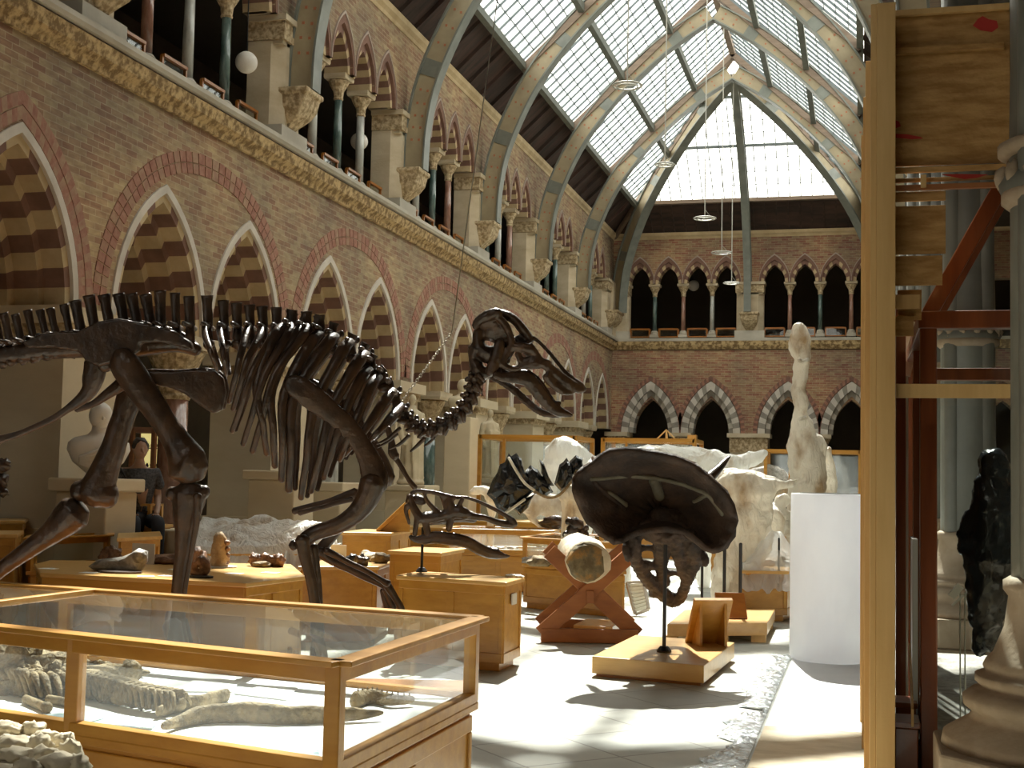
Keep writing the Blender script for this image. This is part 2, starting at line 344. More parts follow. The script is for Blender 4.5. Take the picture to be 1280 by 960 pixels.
def ring(mb, T, c, w, h, z0, d0, d1, p0, p1, n, ks, drop=0.0, per=1):
    for sgn in (-1, 1):
        R = (w*w+h*h)/(2*w); cx = w-R
        def P(d, t):
            Rd = R+d; a1 = acos(max(-1, min(1, -cx/Rd))); a = a1*t
            return (c+sgn*(cx+Rd*cos(a)), z0+Rd*sin(a))
        for i in range(n):
            t0, t1 = i/n, (i+1)/n; k = ks[(i//per) % len(ks)]
            q = [P(d0, t0), P(d1, t0), P(d1, t1), P(d0, t1)]
            mb.hexa([T(*a, p0) for a in q]+[T(*a, p1) for a in q], k)
        if drop:
            q = [(c+sgn*(w+d0), z0-drop), (c+sgn*(w+d1), z0-drop), (c+sgn*(w+d1), z0), (c+sgn*(w+d0), z0)]
            mb.hexa([T(*a, p0) for a in q]+[T(*a, p1) for a in q], ks[0])
f = MB(); f.box((-14.5, YB-1, -.3), (12, 51, 0)); struct(f, 'floor', 'floor')
# --- left wall, brickwork over the ground arcade
GP, GC0 = 5.3, 15.85
gcs = [GC0+GP*i for i in range(-4, 6)]
aps = sorted([c+s*1.17 for c in gcs for s in (-1, 1)]); aps = [a for a in aps if -5.5 < a < 44.2]
AW, AH, SZ = 1.15, 1.82, 3.33
def wall_above(mb, T, u0, u1, z0, z1, centres, w, h, p0, p1, base=None):
    out = [(u0, z0)]
    for c in centres: out += pointed(c, w, h, z0)
    out += [(u1, z0), (u1, z1), (u0, z1)]
    mb.prism(out, [], T, p0, p1)
mb = MB(); wall_above(mb, TL, YB, EY, SZ, 6.1, aps, AW, AH, 0, -.12); wall_above(mb, TL, YB, EY, SZ, 6.1, aps, AW-.13, AH-.19, -.12, -.93)
struct(mb, 'wall_left', 'brickL')
for i, c in enumerate(aps):
    mb = MB()
    ring(mb, TL, c, AW, AH, SZ, -.10, 0, -.12, .025, 12, [0])
    ring(mb, TL, c, AW, AH, SZ, -.20, -.09, -.36, -.02, 9, [1, 2])
    ring(mb, TL, c, AW, AH, SZ, -.31, -.18, -.66, -.28, 9, [1, 2])
    ring(mb, TL, c, AW, AH, SZ, -.44, -.28, -.95, -.58, 9, [1, 2])
    trim(mb, ['band_white', 'v_buff', 'v_red'])
for j, c in enumerate(gcs):        # brick relieving arches
    if c > 44 or c < -4: continue
    mb = MB()
    if j == 3:
        ring(mb, TL, c+1.17, AW+.02, AH+.03, SZ, .0, .13, -.02, .012, 26, [0, 1], per=1); ring(mb, TL, c+1.17, AW+.02, AH+.03, SZ, .145, .28, -.02, .012, 28, [1, 0])
    else:
        w, h = 2.42, 2.05
        for (d0, d1) in ((0, .13), (.145, .28)):
            n = 52
            for i in range(n):
                t0, t1 = pi*i/n+.004, pi*(i+1)/n-.004
                P = lambda d, t: (c+(w+d)*cos(t)*abs(cos(t))**-.08, SZ+.1+(h+d)*abs(sin(t))**1.05)
                q = [P(d0, t0), P(d1, t0), P(d1, t1), P(d0, t1)]
                mb.hexa([TL(*a, -.02) for a in q]+[TL(*a, .012) for a in q], (i % 3 == 1)*1)
    trim(mb, ['ring_red', 'ring_buff'])
def abacus(c, z0, z1, r1, par, m='stone'):
    h = z1-z0; b = MB(); b.lathe([(r1*1.35, z0+.8*h), (r1*1.42, z0+.87*h), (r1*1.42, z1)], c, n=4, ang=pi/4); b.build('abacus', m, par)
# piers between the pairs, and the central shafts of each pair
def capital(mb, c, z0, z1, r0, r1, n=8, k=0):
    h = z1-z0
    mb.lathe([(r0, z0), (r0*1.12, z0+.06*h), (r0, z0+.1*h), (r0*1.15, z0+.35*h), (r1*.8, z0+.62*h), (r1*.93, z0+.76*h), (r1*.8, z0+.8*h)], c, n=12, k=k)
for j, c in enumerate(gcs):
    y = c+GP/2
    if y > 44.5: continue
    mb = MB(); x0, x1 = WX-.95, WX+.06
    mb.box((x0, y-.62, 0), (x1, y+.62, 3.0), 0); mb.box((x0-.05, y-.7, 0), (x1+.06, y+.7, .9), 0)
    mb.box((x0-.04, y-.66, 3.0), (x1+.05, y+.66, 3.14), 1); mb.box((x0-.1, y-.74, 3.14), (x1+.13, y+.74, SZ), 0)
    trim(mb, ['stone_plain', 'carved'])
nc = 0
colour = ['marb_g', 'marb_r', 'marb_w']
gvis = [c for c in gcs if 10 < c < 44]
for j, c in enumerate(gcs):
    if c < -4 or c > 44: continue
    X = WX-.42
    root = thing('arcade_column', (X, c, 0), '%s marble arcade column carrying a flared stone capital, %s from the far corner, left wall' % (['dark green', 'red brown', 'pale grey'][j % 3], ORD[len(gcs)-2-j+0]), 'column', 'columns of the ground arcade')
    b = MB(); b.box((X-.36, c-.36, 0), (X+.36, c+.36, .55)); b.lathe([(.34, .55), (.36, .62), (.30, .68), (.31, .74), (.24, .8)], (X, c, 0)); b.build('column_base', 'stone_plain', root)
    s = MB(); s.lathe([(.2, .8), (.19, 2.55)], (X, c, 0), n=20); s.build('shaft', colour[j % 3], root, smooth=True)
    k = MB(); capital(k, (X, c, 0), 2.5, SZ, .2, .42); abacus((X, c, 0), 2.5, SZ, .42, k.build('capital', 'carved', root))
    adopt(root)
# aisle behind the left arcade, gallery floor, gallery back wall
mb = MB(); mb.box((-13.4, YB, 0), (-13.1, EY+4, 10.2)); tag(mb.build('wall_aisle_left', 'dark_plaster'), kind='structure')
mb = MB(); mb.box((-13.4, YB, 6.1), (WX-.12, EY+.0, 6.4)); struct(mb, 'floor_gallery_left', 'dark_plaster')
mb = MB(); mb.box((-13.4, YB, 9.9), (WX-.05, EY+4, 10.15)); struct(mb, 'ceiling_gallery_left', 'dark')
# cornice and ledge of the left wall
mb = MB()
mb.prism([(0, 6.08), (.05, 6.08), (.07, 6.14), (.16, 6.22), (.2, 6.36), (.14, 6.40), (0, 6.40)], [], lambda a, b, p: V((WX+a, p, b)), YB, EY)
mb.prism([(-.62, 6.40), (.22, 6.40), (.25, 6.44), (.25, 6.50), (.18, 6.53), (-.62, 6.62)], [], lambda a, b, p: V((WX+a, p, b)), YB, EY, k=1)
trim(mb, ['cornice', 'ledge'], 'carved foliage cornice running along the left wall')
mb = MB()
mb.prism([(0, 6.12), (.05, 6.12), (.12, 6.26), (.14, 6.40), (0, 6.40)], [], lambda a, b, p: V((p, EY-a, b)), WX, 10)
mb.prism([(-.62, 6.40), (.15, 6.40), (.16, 6.5), (-.62, 6.56)], [], lambda a, b, p: V((p, EY-a, b)), WX, 10, k=1)
trim(mb, ['cornice', 'ledge'])
# --- upper gallery arcades
def gallery_wall(T, u0, u1, centres, name, mats, ringk):
    mb = MB()
    wall_above(mb, T, u0, u1, 8.42, 10.0, centres, .455, .78, 0, -.12)
    wall_above(mb, T, u0, u1, 8.42, 10.0, centres, .38, .64, -.12, -.5)
    struct(mb, name, mats)
    for c in centres:
        r = MB()
        ring2(r, T, c, (.355, .60), (.46, .77), 8.42, -.48, -.05, 6, [2, 0])
        ring2(r, T, c, (.455, .76), (.515, .93), 8.42, -.1, .012, 8, [0]); ring2(r, T, c, (.51, .92), (.524, .975), 8.42, -.06, .03, 8, [1])
        trim(r, ['v_red', 'hood', 'v_buff'])
def shaft_col(T, u, mk, label, grp):
    P = T(u, 6.58, -.28); root = thing('gallery_column', P, label, 'column', grp)
    b = MB(); b.box((P.x-.15, P.y-.15, 6.56), (P.x+.15, P.y+.15, 6.66)); b.lathe([(.14, 6.66), (.15, 6.69), (.12, 6.73), (.125, 6.76), (.09, 6.80)], (P.x, P.y, 0)); b.build('column_base', 'ledge', root)
    s = MB(); s.lathe([(.078, 6.8), (.072, 8.03)], (P.x, P.y, 0), n=14); s.build('shaft', mk, root, smooth=True)
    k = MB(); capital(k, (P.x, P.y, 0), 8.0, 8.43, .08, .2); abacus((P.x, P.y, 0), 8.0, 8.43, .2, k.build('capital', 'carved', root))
    adopt(root); return root
def corbel(T, u, label, grp):
    P = T(u, 7.35, .2);  b = MB(); w = .27
    q = lambda a, z, p: [T(u-a, z, -.25), T(u+a, z, -.25), T(u+a, z, p), T(u-a, z, p)]
    b.rings([q(.10, 6.72, .02), q(.17, 6.84, .14), q(.24, 6.96, .28), q(.28, 7.08, .36), q(.29, 7.26, .40), q(.33, 7.28, .44), q(.33, 7.36, .44)])
    return tag(b.build('corbel', 'carved', bevel=.02), label, 'corbel', grp)
GB = 5.2; bays = [10.4+GB*i for i in range(-3, 7)]          # gallery bay centres, left wall
bays = [b for b in bays if b < 43]
cen = [b+d*1.05 for b in bays for d in (-1.5, -.5, .5, 1.5)]
gallery_wall(TL, YB, EY, cen, 'wall_left_gallery', ['brickL'], 0)
cols = sorted([(b+d*1.05) for b in bays for d in (-1, 0, 1)], reverse=True)
mk = ['marb_g', 'marb_w', 'marb_r', 'marb_g', 'marb_g', 'marb_w', 'marb_r', 'marb_w', 'marb_g', 'marb_r', 'marb_g', 'marb_w', 'marb_w', 'marb_g', 'marb_w']
nm = {'marb_g': 'dark green', 'marb_w': 'pale grey', 'marb_r': 'red brown'}
for i, y in enumerate(cols):
    if y < 9: continue
    k = mk[i % len(mk)]; shaft_col(TL, y, k, 'slim %s marble gallery column, %s from the far corner on the left ledge' % (nm[k], ORD[i]), 'columns of the left gallery')
def gpier(T, u, w, label=None):
    mb = MB()
    def bx(a, z0, z1, p, k): mb.hexa([T(u-a, z0, -.5), T(u+a, z0, -.5), T(u+a, z0, p), T(u-a, z0, p), T(u-a, z1, -.5), T(u+a, z1, -.5), T(u+a, z1, p), T(u-a, z1, p)], k)
    bx(w+.04, 6.5, 6.75, .12, 2)
    mb.prism([(u-w, -.5), (u+w, -.5), (u+w, -.12), (u+w*.62, .06), (u-w*.62, .06), (u-w, -.12)], [], lambda a, b, z: T(a, z, b), 6.75, 8.05, k=0)
    bx(w*.96, 8.0, 8.06, .06, 0); bx(w+.02, 8.06, 8.34, .1, 1); bx(w+.06, 8.34, 8.43, .14, 0)
    return trim(mb, ['stone', 'carved', 'ledge'])
piers = [b+GB/2 for b in bays]
for i, y in enumerate(sorted(piers, reverse=True)):
    if y > 44.5: continue
    gpier(TL, y, .42)
    if y > 8: corbel(TL, y, 'carved stone corbel under the iron rib, %s from the far corner on the left wall' % ORD[i], 'corbels of the left wall')
corbel(TL, 44.75, 'carved stone corbel in the far left corner under the diagonal rib', 'corbels of the left wall')
mb = MB(); mb.box((WX-.5, 44.55, 6.5), (WX+.14, EY+.4, 8.43)); trim(mb, 'stone')
# eaves moulding + brick band
for T, a, b in ((TL, YB, EY), (TE, WX, 10)):
    mb = MB(); P = lambda q, z, u, T=T: T(u, z, q)
    mb.prism([(-.5, 9.98), (.02, 9.98), (.04, 10.04), (.10, 10.1), (.12, 10.2), (-.5, 10.2)], [], P, a, b)
    trim(mb, 'v_buff')
# --- end wall
E2 = [-7.13, -5.05, -2.45, -.37, 2.3, 4.4, 7.0, 9.1]; EW, EH, EZ = 1.03, 1.80, 3.24
mb = MB(); wall_above(mb, TE, WX, 10, EZ, 6.1, [e for e in E2 if e < 8], EW, EH, 0, -.2); wall_above(mb, TE, WX, 10, EZ, 6.1, [e for e in E2 if e < 8], EW-.40, EH-.62, -.2, -.9)
struct(mb, 'wall_end', 'brickE')
for c in E2[:5]:
    r = MB(); ring(r, TE, c, EW, EH, EZ, -.26, -.02, -.2, .02, 11, [0, 1]); ring(r, TE, c, EW, EH, EZ, -.42, -.24, -.7, -.15, 9, [1, 0])
    ring(r, TE, c, EW, EH, EZ, .0, .14, -.05, .01, 26, [2, 3]); trim(r, ['band_white', 'v_grey', 'ring_red', 'v_red'])
for x, w in ((-8.3, .3), (-3.75, .62), (.95, .62)):
    mb = MB(); mb.box((x-w, EY-.06, 0), (x+w, EY+.9, 2.6)); mb.box((x-w-.02, EY-.1, 2.6), (x+w+.02, EY+.9, 3.1), 1); mb.box((x-w-.1, EY-.18, 3.1), (x+w+.1, EY+.95, EZ), 0); trim(mb, ['stone', 'carved'])
for i, x in enumerate((-6.09, -1.41)):
    root = thing('arcade_column', (x, EY+.35, 0), 'dark marble arcade column with stone capital below the %s pair of arches on the end wall' % ('left', 'right')[i], 'column', 'columns of the end arcade')
    b = MB(); b.box((x-.34, EY+.0, 0), (x+.34, EY+.7, .6)); b.build('column_base', 'stone', root)
    s = MB(); s.lathe([(.2, .6), (.19, 2.6)], (x, EY+.35, 0)); s.build('shaft', 'marb_g', root, smooth=True)
    k = MB(); capital(k, (x, EY+.35, 0), 2.55, EZ, .2, .38); abacus((x, EY+.35, 0), 2.55, EZ, .38, k.build('capital', 'carved', root)); adopt(root)
ecen = [-7.56, -6.56, -5.56, -4.57, -2.93, -1.92, -.9, .12]
gallery_wall(TE, WX, 10, ecen, 'wall_end_gallery', ['brickE'], 0)
for i, x in enumerate((-7.06, -6.06, -5.06, -2.42, -1.41, -.39)):
    k = ('marb_g', 'marb_r', 'marb_w', 'marb_r', 'marb_g', 'marb_r')[i]
    shaft_col(TE, x, k, '%s marble gallery column, %s from the left on the end wall' % (nm[k], ORD[i]), 'columns of the end gallery')
gpier(TE, -8.2, .26); gpier(TE, -3.75, .46); gpier(TE, .95, .46)
corbel(TE, -3.75, 'carved stone corbel at the middle of the end wall under the half rib', 'corbels of the end wall')
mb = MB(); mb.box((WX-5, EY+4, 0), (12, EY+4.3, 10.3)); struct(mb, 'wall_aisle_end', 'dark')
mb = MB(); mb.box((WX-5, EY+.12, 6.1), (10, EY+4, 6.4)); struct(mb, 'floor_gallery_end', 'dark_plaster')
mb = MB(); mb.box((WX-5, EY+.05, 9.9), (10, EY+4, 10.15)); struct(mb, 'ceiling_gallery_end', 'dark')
# small display boxes standing on the ledge between the columns
def ledge_box(T, u, w, label, grp):
    root = thing('ledge_display_box', T(u, 6.55, -.28), label, 'display box', grp)
    b = MB()
    def bx(u0, u1, z0, z1, p0, p1, k=0): b.hexa([T(u0, z0, p0), T(u1, z0, p0), T(u1, z0, p1), T(u0, z0, p1), T(u0, z1, p0), T(u1, z1, p0), T(u1, z1, p1), T(u0, z1, p1)], k)
    bx(u-w, u+w, 6.56, 6.60, -.42, -.16)
    for s in (-1, 1): bx(u+s*w-.02, u+s*w+.02, 6.6, 6.86, -.2, -.16); bx(u+s*w-.02, u+s*w+.02, 6.6, 6.86, -.42, -.38)
    bx(u-w, u+w, 6.84, 6.88, -.2, -.14); bx(u-w, u+w, 6.84, 6.88, -.44, -.38)
    b.build('frame', 'oak_dark', root); g = MB()
    g.hexa([T(u-w, 6.6, -.19), T(u+w, 6.6, -.19), T(u+w, 6.6, -.18), T(u-w, 6.6, -.18), T(u-w, 6.84, -.19), T(u+w, 6.84, -.19), T(u+w, 6.84, -.18), T(u-w, 6.84, -.18)]); g.build('glass', 'caseglass', root)
    adopt(root)
for i, x in enumerate(ecen[:8]): ledge_box(TE, x, .33, 'small wooden display box between gallery columns, %s from the left on the end wall' % ORD[i], 'display boxes on the end ledge')
lb = [y for y in sorted(cen, reverse=True) if y > 12]
for i, y in enumerate(lb): ledge_box(TL, y, .30, 'small wooden display box on the left gallery ledge, %s from the far corner' % ORD[i], 'display boxes on the left ledge')
# a few pale globes hanging in the dark gallery
for i, (px, py, d) in enumerate(((308, 78, 19), (449, 177, 24))):
    p = dep(px, py, d); b = MB(); b.blob(p, .16, sub=3); b.tube([p+V((0, 0, .15)), V((p.x, p.y, 9.9))], .01, k=1); tag(b.build('globe_lamp', ['marble', 'black'], smooth=True), ('pale globe lamp in the dark left gallery, nearer one', 'pale globe lamp in the dark left gallery, farther one')[i], 'lamp')
p = ony(867, 357, EY+2); b = MB(); b.blob(p, .2, sub=3); b.tube([p+V((0, 0, .18)), V((p.x, p.y, 9.9))], .01, k=1); tag(b.build('globe_lamp', ['marble', 'black'], smooth=True), 'pale globe lamp seen through the end gallery arches', 'lamp')
# behind the camera and the right-hand aisle: closes the court
mb = MB(); mb.box((WX, YB-.4, 0), (12, YB, 10.2)); struct(mb, 'wall_back', 'dark_plaster')  # out of view; coloured dark so less light reaches the foreground
mb = MB(); mb.box((10, YB, 0), (10.3, 50, 10.2)); struct(mb, 'wall_right', 'brickL')
mb = MB(); mb.box((RX+.2, YB, 10.1), (10.2, 50, 10.35)); struct(mb, 'ceiling_right_aisle', 'dark')
mb = MB(); mb.box((RX-.15, YB, 9.7), (RX+.35, EY, 10.2)); trim(mb, 'beam')
# --- roof: planes rise from (-8.5, 10.2) and (0.9, 10.2) to the ridge at x = -3.8; hipped far end
SL, RZ, RXM, HY = .93, 14.57, -3.8, 39.2
def RL(u, y, p=0): n = V((SL, 0, -1)).normalized(); return V((WX+u, y, 10.2+SL*u))+n*p       # u = 0..4.7 across
def RR(u, y, p=0): n = V((-SL, 0, -1)).normalized(); return V((RX-u, y, 10.2+SL*u))+n*p
SE = (RZ-10.2)/(EY-HY)
def hipy(u): return EY-(EY-HY)*u/4.7
ribs_y = [b+GB/2 for b in bays]; ribs_y = [y for y in ribs_y if y < 40]
for side, R in (('left', RL), ('right', RR)):
    mb = MB(); q = [(0, YB), (0, hipy(0)), (.9, hipy(.9)), (.9, YB)]
    mb.hexa([R(u, y, -.06) for u, y in q]+[R(u, y, 0) for u, y in q])
    for i in range(int((EY-YB)/.9)):
        y = YB+.9*i
        if y < hipy(.9): mb.hexa([R(u, yy, 0) for u, yy in ((0, y), (0, y+.07), (.9, y+.07), (.9, y))]+[R(u, yy, .08) for u, yy in ((0, y), (0, y+.07), (.9, y+.07), (.9, y))])
    struct(mb, 'ceiling_'+side+'_boards', 'boards')
    mb = MB()
    for u, w in ((.9, .16), (2.24, .2), (3.5, .2)): mb.beam(R(u, YB, .12), R(u, hipy(u), .12), .14, w)
    trim(mb, 'purlin')
    ys = [YB]+ribs_y+[None]
    for y in ribs_y:
        mb = MB(); mb.beam(R(.85, y, .16), R(4.62, y, .16), .26, .16, up=V((0, 0, 1))); trim(mb, 'beam')
    wn = 0
    for y0, y1 in zip([YB]+ribs_y, ribs_y+[EY]):
        for k, (u0, u1) in enumerate(((.95, 2.24), (2.24, 3.5), (3.5, 4.66))):
            ya, yb0, yb1 = y0+(.13 if y0 > YB else 0), min(y1-.13, hipy(u0)-.1), min(y1-.13, hipy(u1)-.1)
            if yb1 <= ya+.1: 
                if yb0 <= ya: continue
                yb1 = ya+.05
            if y1 < 13.5:      # unseen near bays closed with added boards, to darken the foreground
                if k == 0: g = MB(); g.hexa([R(u, yy, -.05) for u, yy in ((.9, y0), (4.7, y0), (4.7, y1), (.9, y1))]+[R(u, yy, 0) for u, yy in ((.9, y0), (4.7, y0), (4.7, y1), (.9, y1))]); struct(g, 'ceiling_%s_entrance' % side, 'boards')
                continue
            wn += 1; g = MB(); g.add([R(u0, ya), R(u0, yb0), R(u1, yb1), R(u1, ya)], [(0, 1, 2, 3)], 0)
            nb = max(1, round((yb0-ya)/.42))
            for j in range(nb+1):
                yy = ya+(yb0-ya)*j/nb; ue = u1
                if yy > yb1: ue = u0+(u1-u0)*(yb0-yy)/max(.01, yb0-yb1)
                if ue > u0+.05: g.beam(R(u0, yy, .03), R(ue, yy, .03), .016, .055, k=1)
            for j in range(1, 5):
                uu = u0+(u1-u0)*j/5; ye = min(yb0, hipy(uu)-.1)
                if ye > ya: g.beam(R(uu, ya, .02), R(uu, ye, .02), .016, .03, k=1)
            struct(g, 'window_%d' % (wn+(0 if side == 'left' else 100)), ['roofglass', 'bar'])
def RE(x, v, p=0): n = V((0, -SE, -1)).normalized(); return V((x, EY-v, 10.2+SE*v))+n*p
VM = EY-HY
def hipx(v, s): return (WX if s < 0 else RX)+(-s)*4.7*v/VM
mb = MB(); q = [(WX, 0), (RX, 0), (hipx(1.2, 1), 1.2), (hipx(1.2, -1), 1.2)]
mb.hexa([RE(x, v, -.06) for x, v in q]+[RE(x, v, 0) for x, v in q])
for i in range(24):
    x = WX+.2+i*.39; v1 = 1.2
    if hipx(1.2, -1)-.1 < x < hipx(1.2, 1)+.05: mb.beam(RE(x, .0, .03), RE(x, 1.2, .03), .05, .06)
struct(mb, 'ceiling_end_boards', 'boards')
mb = MB()
for v in (1.2,): mb.beam(RE(hipx(v, -1), v, .06), RE(hipx(v, 1), v, .06), .2, .12, k=1)
for v in (3.1, 4.7): mb.beam(RE(hipx(v, -1), v, .06), RE(hipx(v, 1), v, .06), .09, .08)
trim(mb, ['bar', 'beam'])
vs = (1.25, 3.1, 4.7, VM-.05); wn = 200
for v0, v1 in zip(vs, vs[1:]):
    for s in (-1, 1):
        wn += 1; g = MB(); e0, e1 = hipx(v0, s), hipx(v1, s)
        g.add([RE(RXM+s*.06, v0), RE(e0, v0), RE(e1, v1), RE(RXM+s*.06, v1)], [(0, 1, 2, 3)], 0)
        nb = max(1, int(abs(e0-RXM)/.36))
        for j in range(1, nb+1):
            x = RXM+s*.36*j; ve = min(v1, (4.7-abs(x-RXM))/4.7*VM)
            if ve > v0+.05: g.beam(RE(x, v0, .01), RE(x, ve, .01), .028, .03, k=1)
        for j in range(1, 4):
            vv = v0+(v1-v0)*j/4; g.beam(RE(RXM+s*.06, vv, .01), RE(hipx(vv, s), vv, .01), .014, .02, k=1)
        struct(g, 'window_%d' % wn, ['roofglass', 'bar'])
mb = MB(); mb.beam(V((RXM, YB, RZ-.1)), V((RXM, HY, RZ-.1)), .16, .3)
for s in (-1, 1): mb.beam(V((RXM, HY, RZ-.12)), V((WX if s < 0 else RX, EY, 10.1)), .12, .2)
trim(mb, 'beam')
# --- iron ribs
prof = [(-8.08, 7.36), (-8.04, 8.15), (-7.84, 9.1), (-7.3, 10.3), (-6.6, 11.3), (-5.75, 12.2), (-4.85, 12.95), (-3.8, 13.62)]
def rib_curve(prof, web=.36):
    P, _ = crom([V((a, b, 0)) for a, b in prof], [1]*len(prof), 4); O = []
    for i, p in enumerate(P):
        t = (P[min(i+1, len(P)-1)]-P[max(i-1, 0)]).normalized(); n = V((-t.y, t.x, 0)); O.append(p+n*web)
    return P, O
def make_rib(T, prof, root, dots=True, name='rib_web'):
    P, O = rib_curve(prof)
    def seg(mb, A, B, hw, k):
        mb.rings([[T(a.x, a.y, -hw), T(a.x, a.y, hw), T(b.x, b.y, hw), T(b.x, b.y, -hw)] for a, b in zip(A, B)], k=k)
    w = MB(); seg(w, P, O, .085, 0)
    step = 4
    for i in range(8, len(P)-1, 8):
        seg(w, P[i:i+2], O[i:i+2], .105, 1)
    if dots:
        for i in range(3, len(P)-1):
            if i % 8 in (0, 1): continue
            for fr in (.3, .7):
                c = P[i].lerp(O[i], fr); r = .022
                for sg in (-1, 1): w.rings([[T(c.x-r, c.y-r, sg*.084), T(c.x+r, c.y-r, sg*.084), T(c.x+r, c.y+r, sg*.084), T(c.x-r, c.y+r, sg*.084)], [T(c.x-r, c.y-r, sg*.094), T(c.x+r, c.y-r, sg*.094), T(c.x+r, c.y+r, sg*.094), T(c.x-r, c.y+r, sg*.094)]], k=2)
    web = w.build(name, ['rib', 'rib_edge', 'rib_dot'], root)
    A = [p.lerp(o, -.10) for p, o in zip(P, O)]; B = [p.lerp(o, 1.0) for p, o in zip(P, O)]; C = [p.lerp(o, 1.10) for p, o in zip(P, O)]
    fl = MB(); seg(fl, A, P, .15, 0); seg(fl, B, C, .15, 0); fl.build('rib_flange', 'rib_edge', web)
protoL = protoR = None
for i, y in enumerate(sorted(ribs_y, reverse=True)):
    if y < 7: break
    lab = 'curved iron roof rib painted buff with grey edges, %s full rib from the end wall' % ORD[i]
    if i == 0:
        root = proto_rib = thing('roof_rib', (RXM, y, 7.36), lab, 'roof rib', 'iron ribs of the roof')
        make_rib(lambda a, b, w: V((a-RXM, w, b-7.36)), prof, root)
        make_rib(lambda a, b, w: V((-(a-RXM), w, b-7.36)), prof, root)
    else: copytree(proto_rib, (RXM, y, 7.36), lab)
for s in (-1, 1):
    root = thing('hip_rib', (RXM+s*4.28, 44.8, 7.36), 'diagonal iron hip rib rising from the far %s corner' % ('left' if s < 0 else 'right'), 'roof rib')
    d = V((-s*4.28, -(44.8-39.3), 0)); L = d.length; d.normalize(); nn = V((-d.y, d.x, 0)); kx = L/4.28; base = V((RXM+s*4.28, 44.8, 0))
    make_rib(lambda a, b, w: base-root.location+d*((a+8.08)*kx)+nn*w+V((0, 0, b)), prof, root, dots=False)
root = thing('half_rib', (RXM, 44.85, 7.36), 'straight-on grey half rib at the middle of the end gable', 'roof rib')
kx = (44.85-39.3)/4.28
make_rib(lambda a, b, w: V((w*.8, -(a+8.08)*kx, b-7.36)), prof, root, dots=False)
# ------------------------------------------------------------------ iron columns on the right of the nave
def iron_column(x, y, label):
    root = thing('iron_column', (x, y, 0), label, 'column', 'iron columns on the right')
    b = MB(); b.box((x-.62, y-.62, 0), (x+.62, y+.62, .12)); b.prism([(-.58, -.3), (-.3, -.58), (.3, -.58), (.58, -.3), (.58, .3), (.3, .58), (-.3, .58), (-.58, .3)], [], lambda a, c, z: V((x+a, y+c, z)), .12, .38)
    b.build('plinth', 'colbase', root, bevel=.015)
    b = MB(); b.lathe([(.56, .38), (.55, .43), (.44, .50), (.42, .53), (.46, .56), (.465, .60), (.42, .635), (.38, .645), (.41, .67), (.41, .70), (.365, .715), (.375, .74), (.36, .77), (.33, .80), (.28, .92), (.262, 1.06), (.285, 1.09), (.285, 1.13), (.255, 1.15)], (x, y, 0), n=40)
    b.build('column_base', 'colbase', root, smooth=True)
    s = MB(); s.lathe([(.25, 1.15), (.245, 2.86), (.27, 2.88), (.28, 2.93), (.30, 2.97), (.27, 3.02), (.25, 3.05), (.24, 3.6), (.22, 7.3)], (x, y, 0), n=28)
    for k in range(4):
        a = pi/4+k*pi/2; s.tube([(x+cos(a)*.2, y+sin(a)*.2, 1.16), (x+cos(a)*.2, y+sin(a)*.2, 7.3)], .085, n=12)
    s.build('shaft', 'metalgrey', root, smooth=True)
    c = MB()
    c.lathe([(.25, 2.86), (.285, 2.89), (.285, 2.93), (.262, 2.96), (.265, 3.06)], (x, y, 0), n=28)
    for k in range(14):
        a = 2*pi*k/14; c.blob((x+cos(a)*.275, y+sin(a)*.275, 3.01), (.035, .035, .055), k, .3, 2)
    c.lathe([(.27, 3.1), (.3, 3.12), (.3, 3.16), (.26, 3.18)], (x, y, 0), n=28); c.build('leaf_collar', 'colbase', root, smooth=True)
    c = MB(); c.lathe([(.24, 6.9), (.3, 7.0), (.28, 7.1), (.4, 7.28), (.4, 7.36)], (x, y, 0), n=20); c.build('capital', 'rib', root)
    adopt(root)
iron_column(.91, 6.5, 'grey clustered iron column on a ringed stone base, nearest, at the right edge')
for i, y in enumerate([13.0, 18.2, 23.4, 28.6, 33.8, 39.0]): iron_column(.95, y, 'iron column behind the timber hoarding, %s beyond the nearest one' % ORD[i])
# ------------------------------------------------------------------ cases and cabinets
def quad(pxs, z):
    P = [onz(a, b, z) for a, b in pxs]
    if len(P) == 3: P.append(P[0]+P[2]-P[1])
    return P          # order FL, FR, BR, BL
def inset(P, d):
    c = sum(P, V((0, 0, 0)))/len(P); n = len(P); out = []
    for i in range(n):
        a = (P[i-1]-P[i]).normalized(); b = (P[(i+1) % n]-P[i]).normalized(); s = abs(a.cross(b).z) or 1
        out.append(P[i]+(a+b)*(d/s))
    return out
def slab(mb, P, z0, z1, k=None):
    n = len(P); lo = [V((p.x, p.y, z0)) for p in P]; hi = [V((p.x, p.y, z1)) for p in P]; b = len(mb.v)
    mb.v += lo+hi; kk = mb.k if k is None else k
    mb.f.append(tuple(b+i for i in reversed(range(n)))); mb.f.append(tuple(b+n+i for i in range(n))); mb.m += [kk, kk]
    for i in range(n): mb.f.append((b+i, b+(i+1) % n, b+n+(i+1) % n, b+n+i)); mb.m.append(kk)
